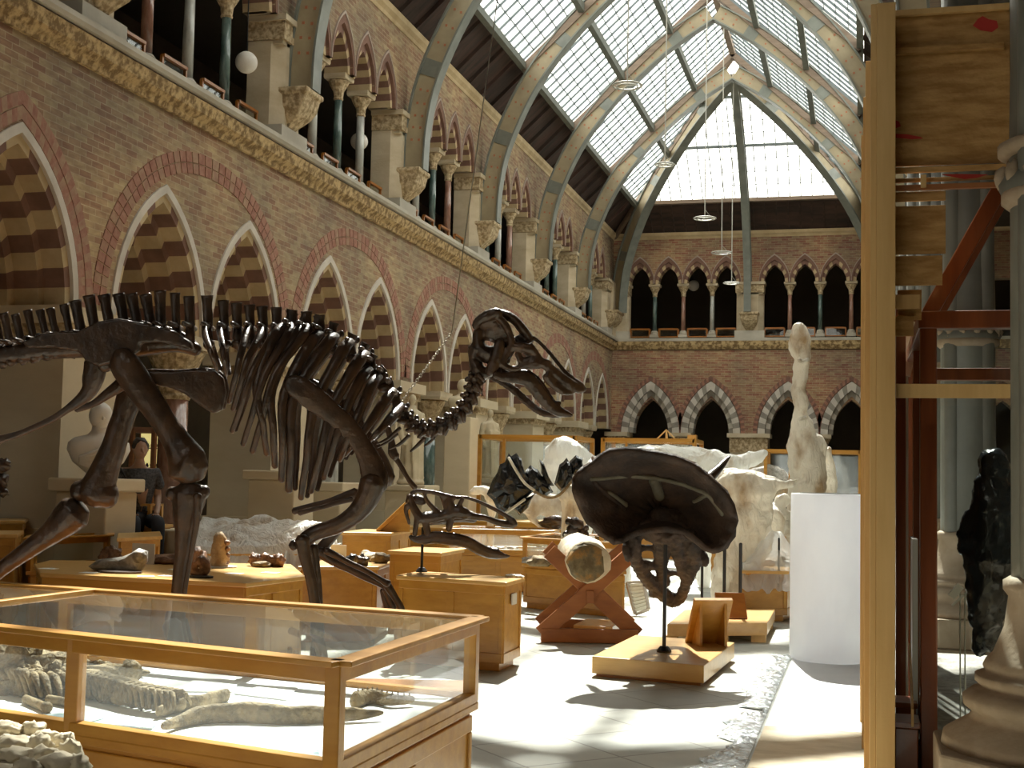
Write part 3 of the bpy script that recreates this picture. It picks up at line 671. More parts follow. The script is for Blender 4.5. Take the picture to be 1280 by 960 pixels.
def panels(mb, P, z0, z1, per, k=None, off=.012, fr=.07):   # raised stiles and rails on each side
    n = len(P)
    for i in range(n):
        a, b = P[i], P[(i+1) % n]; e = (b-a); L = e.length; e.normalize(); nn = V((e.y, -e.x, 0)); m = max(1, round(L/per))
        def bar(s0, s1, za, zb):
            q = [a+e*s0-nn*.01, a+e*s1-nn*.01, a+e*s1+nn*off, a+e*s0+nn*off]
            mb.hexa([V((p.x, p.y, za)) for p in q]+[V((p.x, p.y, zb)) for p in q], k)
        bar(0, L, z0, z0+fr*1.1); bar(0, L, z1-fr, z1)
        for j in range(m+1):
            s = L*j/m; bar(max(0, s-fr/2), min(L, s+fr/2), z0+fr*1.1, z1-fr)
def cabinet(P, z, label, cat='cabinet', name='display_cabinet', wood='oak', top='oak_top', per=.55, grp=None, over=.03, z0=0.0, plate=None):
    c = sum(P, V((0, 0, 0)))/len(P); root = thing(name, (c.x, c.y, z0), label, cat, grp)
    Q = inset(P, over); b = MB(); slab(b, inset(P, over+.04), z0, z0+.07); slab(b, Q, z0+.07, z-.035); panels(b, Q, z0+.07, z-.035, per); bd = b.build('body', wood, root, bevel=.004)
    t = MB(); slab(t, P, z-.035, z); t.build('top', top, root, bevel=.008)
    if plate:
        a, bb = Q[1], Q[2]; e = (bb-a).normalized(); nn = V((e.y, -e.x, 0)); m = a.lerp(bb, .5); w = .07
        q = [m-e*w+nn*.012, m+e*w+nn*.012, m+e*w+nn*.022, m-e*w+nn*.022]; pl = MB(); pl.hexa([V((p.x, p.y, z-.2)) for p in q]+[V((p.x, p.y, z-.11)) for p in q]); pl.build('label_plate', 'marble', bd)
    adopt(root); return root
def glasscase(P, z, zd, label, parts=2, wood='oak', z0=0.0, grp=None, fr=.05, cross=None, deck='board', gtop=True):
    n = len(P); c = sum(P, V((0, 0, 0)))/n; root = thing('glass_case', (c.x, c.y, z0), label, 'glass display case', grp)
    b = MB(); Q = inset(P, .03); slab(b, inset(P, .06), z0, z0+.07); slab(b, Q, z0+.07, zd-.03); panels(b, Q, z0+.07, zd-.07, .8); slab(b, inset(P, .0), zd-.05, zd-.015)
    b.build('base', wood, root, bevel=.006)
    d = MB(); slab(d, inset(P, .05), zd-.015, zd); d.build('deck', deck, root)
    f = MB()
    for i in range(n):
        a, bb = Q[i], Q[(i+1) % n]; e = (bb-a).normalized(); L = (bb-a).length
        f.beam(a+V((0, 0, zd+.0)), bb+V((0, 0, zd+.0)), fr, .05); f.beam(a+V((0, 0, z-.045)), bb+V((0, 0, z-.045)), fr, .06)
        f.beam(P[i]+V((0, 0, z-.01)), P[(i+1) % n]+V((0, 0, z-.01)), fr*1.5, .02)
        m = parts if L > 2.2 else 1
        for j in range(m): p = a.lerp(bb, j/m); f.box((p.x-fr*.5, p.y-fr*.5, zd-.015), (p.x+fr*.5, p.y+fr*.5, z-.02))
    if cross:
        for t in cross: f.beam(Q[0].lerp(Q[1], t)+V((0, 0, z-.01)), Q[3].lerp(Q[2], t)+V((0, 0, z-.01)), .05, .025)
    f.build('frame', wood, root, bevel=.004)
    for i in range(n):
        a, bb = Q[i], Q[(i+1) % n]; g = MB(); g.add([V((a.x, a.y, zd+.03)), V((bb.x, bb.y, zd+.03)), V((bb.x, bb.y, z-.07)), V((a.x, a.y, z-.07))], [(0, 1, 2, 3)]); g.build('glass_side', 'caseglass', root)
    if gtop: g = MB(); g.add([V((p.x, p.y, z-.012)) for p in inset(P, .05)], [tuple(range(n))]); g.build('glass_top', 'caseglass', root)
    adopt(root); return root
# the big case in the foreground
CZ, CD = .95, .60
A1 = [onz(-260, 744, CZ), onz(425, 826, CZ), onz(601, 770, CZ), V((-5.1, 6.1, CZ))]
A1[0] = A1[1]+(onz(0, 781, CZ)-A1[1]).normalized()*3.6; A1[3] = A1[2]+(onz(118, 736, CZ)-A1[2]).normalized()*3.5
t118 = (onz(118, 736, CZ)-A1[2]).length/3.5
for p in A1: p.z = 0
root = glasscase(A1, CZ, CD, 'large glass-topped oak case in the foreground holding a long fossil skeleton', parts=3, cross=[1-t118], fr=.055)
def lay(px, py, z=CD): return onz(px, py, z)
def rock(name, c, r, m, label, cat, seed=1, rough=.35, fr=2.0, grp=None, rot=0, sub=3, flatb=True):
    b = MB(); b.blob((0, 0, 0), r, seed, rough, sub=sub, fr=fr)
    R = Matrix.Rotation(rot, 3, 'Z'); zmin = -r[2]*.75
    for v in b.v:
        if flatb and v.z < zmin: v.z = zmin
    b.v = [R @ v + V((c[0], c[1], c[2]-zmin+.001)) for v in b.v]
    return tag(b.build(name, m, smooth=True), label, cat, grp)
def flat(name, pts, z, m, label, cat, th=.006, grp=None):
    b = MB(); slab(b, [onz(x, y, z) for x, y in pts], z, z+th); return tag(b.build(name, m), label, cat, grp)
# long vertebrate fossil: skull mass, backbone with ribs
root = thing('fossil_skeleton', lay(60, 885), 'long buff fossil backbone with ribs lying on white board in the foreground case', 'fossil')
sp = [(-60, 850), (0, 862), (40, 872), (100, 872), (130, 878), (160, 886), (200, 892), (225, 893)]
S = [lay(*p)+V((0, 0, .04)) for p in sp]; Sx, _ = crom(S, [1]*len(S), 5)
mb = MB()
for i, p in enumerate(Sx):
    r = .056*(1-.55*i/len(Sx)); q = p+V((0, 0, .0)); mb.blob(q, (r*.8, r, r), i, .25, 2)
    mb.tube([q, q+V((.01, .02, r*1.5))], [r*.45, r*.3], n=6)
mb.build('backbone', 'fossil', root, smooth=True)
for i in range(2, len(Sx)-4):
    p = Sx[i]; k = 1-.5*i/len(Sx)
    for s in (-1, 1):
        mb = MB(); a = p+V((0, 0, .03*k)); mb.tube([a-V((.03*k, 0, -.03*k)), a+V((.05, -s*.06*k, .03)), a+V((.13*k, -s*.12*k, -.045*k))], [.022*k, .020*k, .011*k], n=6, smooth=3, rough=.006); mb.build('rib_bone', 'fossil', root, smooth=True)
mb = MB(); mb.blob(lay(22, 862)+V((0, 0, .06)), (.22, .12, .12), 3, .5, 4, fr=4); mb.blob(lay(60, 868)+V((0, 0, .04)), (.18, .10, .09), 5, .5, 4, fr=4); mb.blob(lay(-30, 850)+V((0, 0, .07)), (.24, .15, .15), 8, .5, 4, fr=4); mb.build('shoulder_mass', 'fossil', root, smooth=True)
adopt(root)
def jaw(pts, rad, label, m='fossil', teeth=False, flatn=.6):
    P = [lay(*p)+V((0, 0, .03)) for p in pts]; b = MB(); b.tube(P, rad, n=10, smooth=5, rough=.008, flat=flatn)
    root = thing('fossil_jaw', P[0]-V((0, 0, .03)), label, 'fossil'); jb = b.build('jaw_bone', m, root, smooth=True, disp=(.008, .03))
    if teeth:
        Q, R2 = crom(P, rad, 4)
        for i in range(1, len(Q)-1):
            t = MB(); a = Q[i]+V((0, 0, R2[i]*.8)); t.tube([a, a+V((0, 0, .014))], [.006, .002], n=5); t.build('tooth', m, jb)
    adopt(root); return root
jaw([(196, 899), (225, 890), (250, 887), (272, 880), (283, 877)], [.02, .035, .03, .03, .028], 'curved brown fossil jawbone tip beside the backbone in the foreground case')
jaw([(203, 918), (245, 906), (300, 903), (350, 905), (400, 904), (440, 903), (478, 901)], [.012, .038, .048, .044, .038, .028, .008], 'very long pointed fossil snout lying near the front glass of the foreground case')
jaw([(443, 885), (465, 880), (490, 884), (516, 883)], [.04, .035, .025, .015], 'short toothed fossil jaw near the right corner of the foreground case', teeth=True)
for i, (pts, lb, r) in enumerate((([(60, 880), (95, 886)], 'thin fossil rib end beneath the backbone, left', .012), ([(32, 880), (58, 891)], 'pale slender fossil limb bone with knobbed end in the foreground case', .012), ([(88, 852), (100, 860), (104, 868)], 'small curved fossil bone behind the backbone', .012))):
    P = [lay(*p)+V((0, 0, .02)) for p in pts]; b = MB(); b.tube(P, [r*1.5]+[r]*(len(P)-2)+[r*1.6], n=8, smooth=3); b.blob(P[-1], r*2, sub=2); tag(b.build('fossil_bone', 'fossil', smooth=True), lb, 'fossil')
rock('fossil_vertebra', lay(163, 851), (.05, .05, .055), 'fossil', 'round upright fossil vertebra near the back of the foreground case', 'fossil', 4, .2)
rock('fossil_slab', lay(143, 845), (.16, .05, .03), 'fossil', 'flat buff fossil slab leaning on the round vertebra in the foreground case', 'fossil', 9, .3)
b = MB()
for i in range(26): b.blob(lay(70+i*2.6, 828+i*.35+random.uniform(-3, 3))+V((0, 0, .015)), (.022, .02, .015), i, .4, 1)
tag(b.build('vertebra_string', 'fossil', smooth=True), 'string of small fossil vertebrae along the back rail of the foreground case', 'fossil')
for i, (q, m, lb) in enumerate((([(212, 865), (290, 866), (302, 850), (246, 850)], 'white', 'blank white label card at the back of the foreground case, left'), ([(292, 868), (358, 876), (372, 861), (330, 858)], 'white', 'white label card right of centre in the foreground case'), ([(456, 866), (520, 874), (560, 874), (530, 870)], 'white', 'narrow white label card by the right end glass of the foreground case'), ([(50, 896), (76, 893), (130, 900), (104, 906)], 'print', 'blue grey printed picture under the backbone in the foreground case'), ([(116, 905), (138, 898), (196, 906), (190, 912)], 'print', 'blue grey printed picture beside the long snout in the foreground case'), ([(330, 940), (352, 930), (398, 938), (400, 950)], 'print', 'green blue printed card by the front corner of the foreground case'))):
    flat('label_card' if m == 'white' else 'printed_picture', q, CD+.001+.0003*i, m, lb, 'card')
# pale plaster cast in the bottom left corner
root = thing('fossil_cast', onz(20, 960, .72), 'pale plaster fossil block with jumbled pebble-like bones, bottom left corner', 'fossil cast')
b = MB(); P0 = [onz(x, y, .78) for x, y in ((-120, 1020), (78, 985), (104, 958), (70, 925), (20, 906), (-120, 912))]; slab(b, P0, .45, .80); b.build('block', 'plaster', root, bevel=.03)
for i, (x, y, rx, ry) in enumerate(((8, 912, 24, 9), (42, 912, 20, 9), (60, 922, 22, 8), (20, 930, 30, 9), (50, 935, 20, 14), (80, 928, 18, 10), (22, 944, 30, 8), (55, 948, 24, 12), (88, 942, 18, 14), (76, 956, 30, 12), (98, 958, 16, 12), (34, 958, 22, 8), (6, 926, 12, 6))):
    p = onz(x, y, .81); s = 3.0/1645; m = MB(); m.blob(p, (rx*s, rx*s*.7, ry*s*1.4), i, .35, 3); m.build('bone_lump', 'plaster', root, smooth=True)
adopt(root)
b = MB(); P1 = [onz(x, y, .78) for x, y in ((-120, 1015), (70, 982), (98, 958), (68, 928), (-120, 916))]; slab(b, P1, 0, .449); tag(b.build('cast_stand', 'oak', bevel=.01), 'oak stand under the pale plaster fossil block', 'stand')
# octagonal table with fossils on it
OZ = .72
oct_ = [onz(x, y, OZ) for x, y in ((43, 705), (50, 716), (308, 729), (382, 720), (364, 705), (62, 700))]
for p in oct_: p.z = 0
cabinet(oct_, OZ, 'wide many-sided oak table with fossil specimens between the hind legs of the large skeleton', 'table', 'display_table')
T = lambda x, y, z=OZ: onz(x, y, z)
def plinth(x, y, rx, ry, h, m='fossil_g', lb='', n=14, rot=0):
    c = T(x, y-2); b = MB(); b.lathe([(1, 0), (1, h)], (0, 0, 0), n=n); b.v = [V((c.x+v.x*rx, c.y+v.y*ry, c.z+v.z)) for v in b.v]; return tag(b.build('specimen_board', m), lb, 'specimen board')
mmp = .0058
root = thing('fan_shaped_fossil', T(150, 714), 'polished grey fan-shaped fossil bone with a round knob on the oak table', 'fossil')
b = MB(); c = T(150, 714); pts = [(110, 708), (122, 700), (150, 697), (163, 692), (172, 686), (183, 690), (183, 702), (176, 714), (164, 719), (140, 716), (118, 713)]
D = (c-EYEP).dot(cf)
loc = [dep(x, y, D) for x, y in pts]; cc = sum(loc, V())/len(loc)
rs = [[cc.lerp(p, .35)+cf*-.07 for p in loc], [cc.lerp(p, .75)+cf*-.05 for p in loc], [p for p in loc], [p+cf*.05 for p in loc]]
b.rings(rs); b.blob(dep(174, 696, D-.03), (.06, .06, .055), 2, .1, 3)
b.build('bone_fan', 'fossil_g', root, smooth=True); adopt(root)
plinth(150, 718, .19, .12, .015, 'bone', 'thin dark board under the grey fan-shaped fossil')
rock('fossil_nodule', T(139, 705), (.10, .08, .085), 'fossil_d', 'rough red-brown fossil nodule behind the fan-shaped fossil', 'fossil', 3, .5, 4)
rock('fossil_nodule', T(206, 705), (.2, .08, .05), 'fossil_d', 'low flat brown fossil just left of the skeleton shank', 'fossil', 5, .25)
b = MB(); cdn = T(180, 705); b.beam(cdn+V((-.12, 0, .09)), cdn+V((.1, 0, .09)), .012, .18); tag(b.build('info_card', 'marble'), 'upright grey card behind the fan-shaped fossil', 'card')
root = thing('ammonite', T(250, 722), 'small round coiled shell fossil in front on the oak table', 'fossil'); b = MB()
c = T(248, 721)+V((0, 0, .07)); P = []; R_ = []
for i in range(40): a = i*.36; r = .012+.0011*i; P.append(c+ca*(r*cos(a))+V((0, 0, r*sin(a)))); R_.append(.008+.0011*i)
b.tube(P, R_, n=8); b.build('coil', 'fossil_d', root, smooth=True); adopt(root)
plinth(250, 724, .11, .07, .014, 'black', 'small dark board under the coiled shell fossil')
root = thing('upright_fossil', T(275, 708), 'tall upright sandy fossil bone standing on the oak table', 'fossil'); c = T(274, 709); b = MB()
b.tube([c+V((0, 0, .02)), c+V((.01, 0, .1)), c+V((0, 0, .2)), c+V((-.01, 0, .27))], [.085, .08, .065, .045], n=12, smooth=4, rough=.02); b.build('bone', 'sandy', root, smooth=True, disp=(.03, .05))
for k in range(4): m = MB(); m.blob(c+V((.07, .0, .05+k*.055)), (.03, .03, .025), k, .2, 2); m.build('knob', 'fossil_d', root, smooth=True)
adopt(root)
plinth(276, 711, .15, .1, .012, 'white', 'thin pale board under the upright sandy fossil')
b = MB()
for k, (dx, r) in enumerate(((-.11, .055), (-.06, .045), (0, .06), (.06, .05), (.12, .06))): b.blob(T(332, 708)+V((dx, 0, .055)), (r, r, r), k, .35, 3)
b.blob(T(332, 708)+V((0, 0, .04)), (.14, .06, .04), 2, .2, 3); tag(b.build('fossil_cluster', 'fossil_d', smooth=True), 'lumpy red-brown fossil bone in a row of knobs at the back of the oak table', 'fossil')
rock('fossil_shell', T(327, 709), (.085, .06, .03), 'fossil', 'small flat shell on a dark board at the right of the oak table', 'fossil', 2, .2)
rock('fossil_nodule', T(240, 706), (.13, .1, .09), 'fossil_d', 'brown humped fossil behind the upright sandy one', 'fossil', 11, .35)
rock('fossil_slab', T(232, 704), (.1, .1, .03), 'fossil_g', 'grey layered fossil slab right of the skeleton shank', 'fossil', 12, .25)
for i, (x, y) in enumerate(((60, 711), (112, 716), (210, 720), (293, 717), (338, 716), (222, 712))):
    p = T(x, y); b = MB(); b.box((p.x-.07, p.y-.05, OZ), (p.x+.07, p.y+.05, OZ+.003)); tag(b.build('label_card', 'white'), 'small white label card lying on the oak table, %s' % ['far left corner', 'in front of the fan-shaped fossil', 'left of the skeleton shank', 'in front of the upright fossil', 'near the right corner', 'just behind the shank'][i], 'card')
p = onz(182, 721, OZ); b = MB(); b.beam(p+V((-.05, -.04, .003)), p+V((.06, .03, .003)), .07, .005); tag(b.build('label_card', 'white'), 'slanted white label card at the front edge of the oak table', 'card')
# table on the right with shells
c3 = quad([(372, 708), (474, 708), (497, 700)], .70)
for p in c3: p.z = 0
cabinet(c3, .70, 'oak table with pale shells behind the skeleton forearm', 'table', 'display_table')
T3 = lambda x, y: onz(x, y+4, .70)
for i, (x, y, rx, rz) in enumerate(((440, 700, .06, .05), (452, 703, .07, .06), (463, 698, .10, .05), (476, 700, .09, .06), (458, 694, .07, .045))):
    rock('fossil_shell', T3(x, y), (rx, .06, rz), ['black', 'bone', 'plaster', 'fossil', 'plaster'][i], '%s on the oak table by the forearm' % ['small black pointed shell', 'dark ribbed shell', 'pale domed shell in the middle of the group', 'buff layered shell at the right end', 'pale flat shell at the back of the group'][i], 'fossil', i, .3)
p = T3(424, 699); b = MB(); b.beam(p+V((-.09, 0, .085)), p+V((.07, 0, .085)), .01, .17); tag(b.build('info_card', 'white'), 'upright white card beside the shells', 'card')
# small wedge stand on its pedestal
c4 = quad([(425, 665), (490, 666), (516, 662)], .9)
for p in c4: p.z = 0
cabinet(c4, .9, 'square oak pedestal carrying a tilted wooden wedge stand', 'pedestal', 'oak_pedestal')
def wedge(c, w, d, h, e, label, wood='oak_dark', lean=.5):     # tilted board on two ribs; e = facing direction
    e = V(e).normalized(); s = V((-e.y, e.x, 0)); root = thing('wedge_stand', c, label, 'stand'); c = V(c); up = V((0, 0, 1))
    b = MB(); a0 = c+e*d*.5; a1 = c-e*d*lean+up*h
    t = (a1-a0).normalized(); nn = s.cross(t).normalized()*.02
    b.hexa([a0-s*w/2-nn, a0+s*w/2-nn, a0+s*w/2+nn, a0-s*w/2+nn, a1-s*w/2-nn, a1+s*w/2-nn, a1+s*w/2+nn, a1-s*w/2+nn]); b.build('face_board', wood, root, bevel=.004)
    for k in (-.32, .32):
        m = MB(); o = c+s*w*k; q = [o+e*d*.45, o-e*d*.5, o-e*d*(lean)+up*h*.93]
        m.rings([[p-s*.012 for p in q], [p+s*.012 for p in q]]); m.build('side_rib', wood, root)
    adopt(root)
wp = onz(492, 664, .9); wedge(wp, .32, .38, .38, (-1, -.35, 0), 'orange-brown wooden wedge stand on the pedestal left of the small skull', 'oak')
c5 = quad([(484, 688), (552, 691), (581, 686)], .85)
for p in c5: p.z = 0
cabinet(c5, .85, 'plain low oak cabinet behind the small dark skull', per=1.2)
# cabinet with the mounted skull
csk = quad([(495, 719), (633, 728), (656, 722)], .72)
for p in csk: p.z = 0
cabinet(csk, .72, 'panelled oak cabinet with a small name plate under the mounted dark skull', per=.5, plate=True)
p = onz(643, 722, .72); b = MB()
for k in range(5): b.blob(p+V((-.05+.025*k, .01*(k % 2), .012)), (.03, .03, .014), k, .6, 2)
tag(b.build('crumpled_paper', 'white', smooth=True), 'crumpled white paper scrap on the corner of the panelled cabinet', 'paper')
# long glass cases further back
c6 = quad([(556, 660), (690, 663), (700, 660)], .85)
for p in c6: p.z = 0
glasscase(c6, .85, .55, 'long oak case with glazed front behind the small dark skull', parts=3, deck='oak_top')
c7 = quad([(653, 671), (784, 679), (776, 669)], .85); c7[3] = onz(690, 666, .85)
for p in c7: p.z = 0
glasscase(c7, .85, .55, 'oak glass-topped case right behind the crossed timber stand', parts=2, deck='oak_top')
T7 = lambda x, y: onz(x, y, .55)
rock('fossil_nodule', T7(675, 708), (.14, .12, .07), 'fossil', 'rounded buff fossil inside the case behind the crossed stand', 'fossil', 3, .3)
for i, (x, y) in enumerate(((662, 704), (705, 700), (740, 703), (760, 700))): rock('fossil_nodule', T7(x, y), (.1, .08, .045), 'fossil_g', 'small grey fossil inside the case behind the crossed stand, %s from the left' % ORD[i], 'fossil', i+5, .4)
for i, x in enumerate((592, 608, 625, 640)): rock('fossil_nodule', onz(x, 688, .55), (.1, .08, .03), 'fossil_g', 'flat grey fossil inside the long glazed case, %s from the left' % ORD[i], 'fossil', i+9, .4)
# cabinets at the back left
for i, (q, z, lb) in enumerate((([(-60, 651), (31, 651), (36, 648)], 1.0, 'low oak case at the far left under the tail bones'), ([(-80, 668), (22, 668), (30, 663)], .95, 'oak case with pale lid at the far left edge'), ([(146, 673), (203, 670), (200, 664)], .9, 'oak cabinet with grey cloth top behind the oak table'))):
    c = quad(q, z)
    for p in c: p.z = 0
    cabinet(c, z, lb, per=1.0)
cc_ = quad([(34, 672), (138, 668), (139, 665)], .90)
for p in cc_: p.z = 0
glasscase(cc_, .90, .60, 'oak glass case holding a long grey fossil behind the near table on the left', parts=1, deck='oak_top', gtop=True)
P = [onz(x, y, .60)+V((0, 0, .05)) for x, y in ((50, 692), (75, 690), (100, 692))]; b = MB(); b.tube(P, [.05, .07, .05], n=10, smooth=4, rough=.02); tag(b.build('fossil_bone', 'fossil_g', smooth=True), 'long grey fossil bone inside the glass case on the left', 'fossil')
c = quad([(153, 655), (184, 653), (187, 648)], 1.0)
p = onz(168, 655, .96); root = thing('small_glass_box', p, 'small wooden framed glass box in front of the seated visitor', 'display box')
b = MB(); w, h = .17, .2
for sx in (-1, 1):
    for sy in (-1, 1): b.box((p.x+sx*w-.02, p.y+.14+sy*.12-.02, p.z), (p.x+sx*w+.02, p.y+.14+sy*.12+.02, p.z+h))
for z in (0, h):
    for sy in (-1, 1): b.box((p.x-w-.02, p.y+.14+sy*.12-.02, p.z+z), (p.x+w+.02, p.y+.14+sy*.12+.02, p.z+z+.025))
    for sx in (-1, 1): b.box((p.x+sx*w-.02, p.y+.02, p.z+z), (p.x+sx*w+.02, p.y+.26, p.z+z+.025))
b.build('frame', 'oak_top', root); g = MB(); g.box((p.x-w, p.y+.03, p.z+.03), (p.x+w, p.y+.04, p.z+h)); g.build('glass', 'caseglass', root); adopt(root)
cabinet([V((p.x-.5, p.y-.03, 0)), V((p.x+.3, p.y-.03, 0)), V((p.x+.3, p.y+.32, 0)), V((p.x-.5, p.y+.32, 0))], .958, 'oak cabinet under the small framed glass box', per=1)
# case under crumpled plastic sheeting
cp = quad([(215, 692), (370, 692), (400, 650)], .85); cp = [onz(222, 692, .70), onz(392, 692, .70), onz(420, 656, 1.0), onz(252, 651, 1.0)]
for q in cp: q.z = 0
cabinet(cp, .70, 'long low oak case hidden under the crumpled plastic sheeting', per=1.0)
b = MB(); n1, n2 = 44, 30
for j in range(n2+1):
    for i in range(n1+1):
        u, v = i/n1, j/n2; a = cp[0].lerp(cp[1], u*1.08-.04); c = cp[3].lerp(cp[2], u*1.08-.04); p = a.lerp(c, v*1.12-.06)
        h = .73+.06*abs(noise.noise(V((u*7, v*6, 1))))+.05*abs(noise.noise(V((u*19, v*13, 5))))+.16*max(0, noise.noise(V((u*3, v*3, 8)))+.1)
        if u < .03 or u > .97 or v < .05 or v > .95: h = .5+.1*noise.noise(V((u*9, v*9, 2)))
        b.v.append(V((p.x, p.y, h+.30*v)))
for j in range(n2):
    for i in range(n1): q = j*(n1+1)+i; b.f.append((q, q+1, q+n1+2, q+n1+1)); b.m.append(0)
tag(b.build('plastic_sheet', 'wrap', smooth=True), 'large crumpled white plastic sheet spread over the long case behind the oak table', 'plastic sheet')
# ------------------------------------------------------------------ the large dinosaur skeleton
DS = 8.3; SIDE = V((cf.x, cf.y, 0)).normalized()       # the animal walks across the view; SIDE points to its far flank
KP = DS/FPX
SP0 = dep(300, 430, DS)
def mir(p): d = (p-SP0).dot(SIDE); return p-SIDE*2*d
def C1(x, y): return (x/3.2, 330+y/3.2)
def C2(x, y): return (340+x/3.2, 360+y/3.2)
def C3(x, y): return (x/3.2, 560+y/3.2)
def C4(x, y): return (340+x/3.2, 580+y/3.2)
def CS(x, y): return (560+x/6, 370+y/6)
def CP(x, y): return (480+x/6, 590+y/6)
def pt(C, x, y, off=0): return dep(*C(x, y), DS+off)
root = thing('dinosaur_skeleton', dep(300, 850, DS)*1, 'huge dark brown mounted dinosaur skeleton with long skull, walking to the right', 'dinosaur skeleton')
root.location.z = .16
def bone(name, C, pts, off=0, flat=.8, n=12, label=None, remesh=0, extra=None, k=3.2, D=None, m='bone', par=None, rough=.004):
    b = MB(); P = []; R = []
    for q in pts:
        o = q[3] if len(q) > 3 else off
        d = (D or DS)+o; P.append(dep(*C(q[0], q[1]), d)); R.append(q[2]/k/2*d/FPX)
    b.tube(P, R, n=n, smooth=5, flat=flat, side=SIDE, rough=rough)
    if extra: extra(b)
    o = b.build(name, m, par or root, smooth=True, remesh=remesh)
    if label: o['label'] = label
    return o
def ball(b, C, x, y, r, off=0, k=3.2, D=None, sq=(1, 1, 1)):
    d = (D or DS)+off; b.blob(dep(*C(x, y), d), tuple(r/k*d/FPX*s for s in sq), int(x), .12, 2)
# vertebrae of back and tail: centrum + neural spine + transverse process
sp1 = [(-60, 210, 330), (-22, 200, 325), (15, 195, 318), (60, 200, 312), (110, 185, 305), (160, 182, 296), (200, 177, 290), (255, 160, 285), (300, 145, 280), (355, 125, 272), (415, 122, 262), (475, 118, 256), (525, 118, 252), (580, 120, 250), (640, 106, 248), (700, 115, 248), (755, 128, 248), (828, 126, 250), (893, 145, 250), (945, 155, 250), (997, 162, 250), (1048, 168, 252), (1105, 172, 254), (1168, 185, 256), (1225, 190, 258), (1275, 205, 262)]
sp2 = [(80, 88, 172), (135, 97, 178), (190, 108, 188), (250, 138, 210), (325, 184, 245), (378, 222, 280), (408, 264, 318), (450, 318, 360), (482, 370, 405), (508, 435, 455)]
VB = []
for i, (x, y, cy) in enumerate(sp1):
    cx = x+(26 if x < 600 else 4); w = 40 if x < 280 else (54 if x < 670 else (44 if x < 720 else 50))
    VB.append((C1(x, y), C1(cx, cy), w, C1(cx+2, cy+70)))
for (x, y, cy) in sp2: VB.append((C2(x, y), C2(x-14, cy-30), 44, C2(x-4, cy+38)))
for i, (top, base, w, cen) in enumerate(VB):
    b = MB(); D = DS
    P = [dep(*top, D), dep((top[0]*.6+base[0]*.4), (top[1]*.6+base[1]*.4), D), dep(*base, D)]
    r = w/3.2/2*KP
    b.tube(P, [r*.98, r*.78, r*.8], n=8, smooth=3, flat=.42, side=SIDE, round_ends=False); r = min(r, 36/3.2/2*KP)
    c = dep(*cen, D); tp = dep(*base, D)
    b.blob(c, (r*1.35, r*1.35, r*1.25), i, .25, 2); b.tube([tp, c], [r*1.0, r*1.15], n=8, side=SIDE, flat=.8)
    for s in (-1, 1):
        e = tp+SIDE*s*.16+V((0, 0, .0)); b.tube([tp, e], [r*.75, r*.5], n=7)
    b.build('neck_base_vertebra' if i > 33 else 'back_vertebra' if i > 13 else 'tail_vertebra', 'bone', root, smooth=True, disp=(.012, .04))
# neck
npt = [(505, 455, 60), (525, 505, 66), (560, 545, 70), (610, 568, 72), (665, 560, 74), (715, 535, 72), (755, 500, 72), (785, 455, 70), (805, 410, 72), (815, 365, 72), (815, 325, 76)]
P, R = crom([V((a, b_, 0)) for a, b_, r in npt], [r for a, b_, r in npt], 8)
acc = 0; last = P[0]; cnt = 0
for i in range(1, len(P)-1):
    acc += (P[i]-P[i-1]).length
    if acc >= 37:
        acc = 0; cnt += 1; c = dep(*C2(P[i].x, P[i].y), DS); t = (P[i+1]-P[i-1]).normalized(); r = R[i]/3.2/2*KP
        tw = (ca*t.x-cb*t.y).normalized(); nn = (ca*(t.y)+cb*(t.x)).normalized()   # along neck, towards the nape
        b = MB(); b.tube([c-tw*r*.5, c+tw*r*.1, c+tw*r*.5], [r*.85, r*.62, r*.9], n=10, side=SIDE, flat=.9)
        b.tube([c, c+nn*r*1.05-tw*r*.35], [r*.4, r*.28], n=6)
        for s in (-1, 1):
            b.tube([c+SIDE*s*r*.6, c+SIDE*s*r*1.25-nn*r*.35+tw*r*.1, c+SIDE*s*r*1.2-nn*r*.9-tw*r*.5], [r*.35, r*.3, r*.18], n=6)
            b.blob(c+SIDE*s*r*.85+nn*r*.55, r*.36, cnt, .2, 1)
        b.build('neck_vertebra', 'bone', root, smooth=True, disp=(.012, .03))
CN = lambda x, y: (380+x/5.333, 460+y/5.333)
for i, q in enumerate(([(640, 400, 26), (560, 470, 22), (485, 505, 12)], [(620, 440, 26), (560, 490, 20), (490, 528, 10)], [(700, 450, 28), (640, 505, 24), (565, 540, 12)], [(800, 470, 30), (760, 510, 26), (712, 555, 16)], [(870, 465, 22), (830, 500, 20), (800, 520, 10)])):
    bone('neck_rib', CN, q, off=-.06+.03*i, flat=.7, n=7, k=5.333)
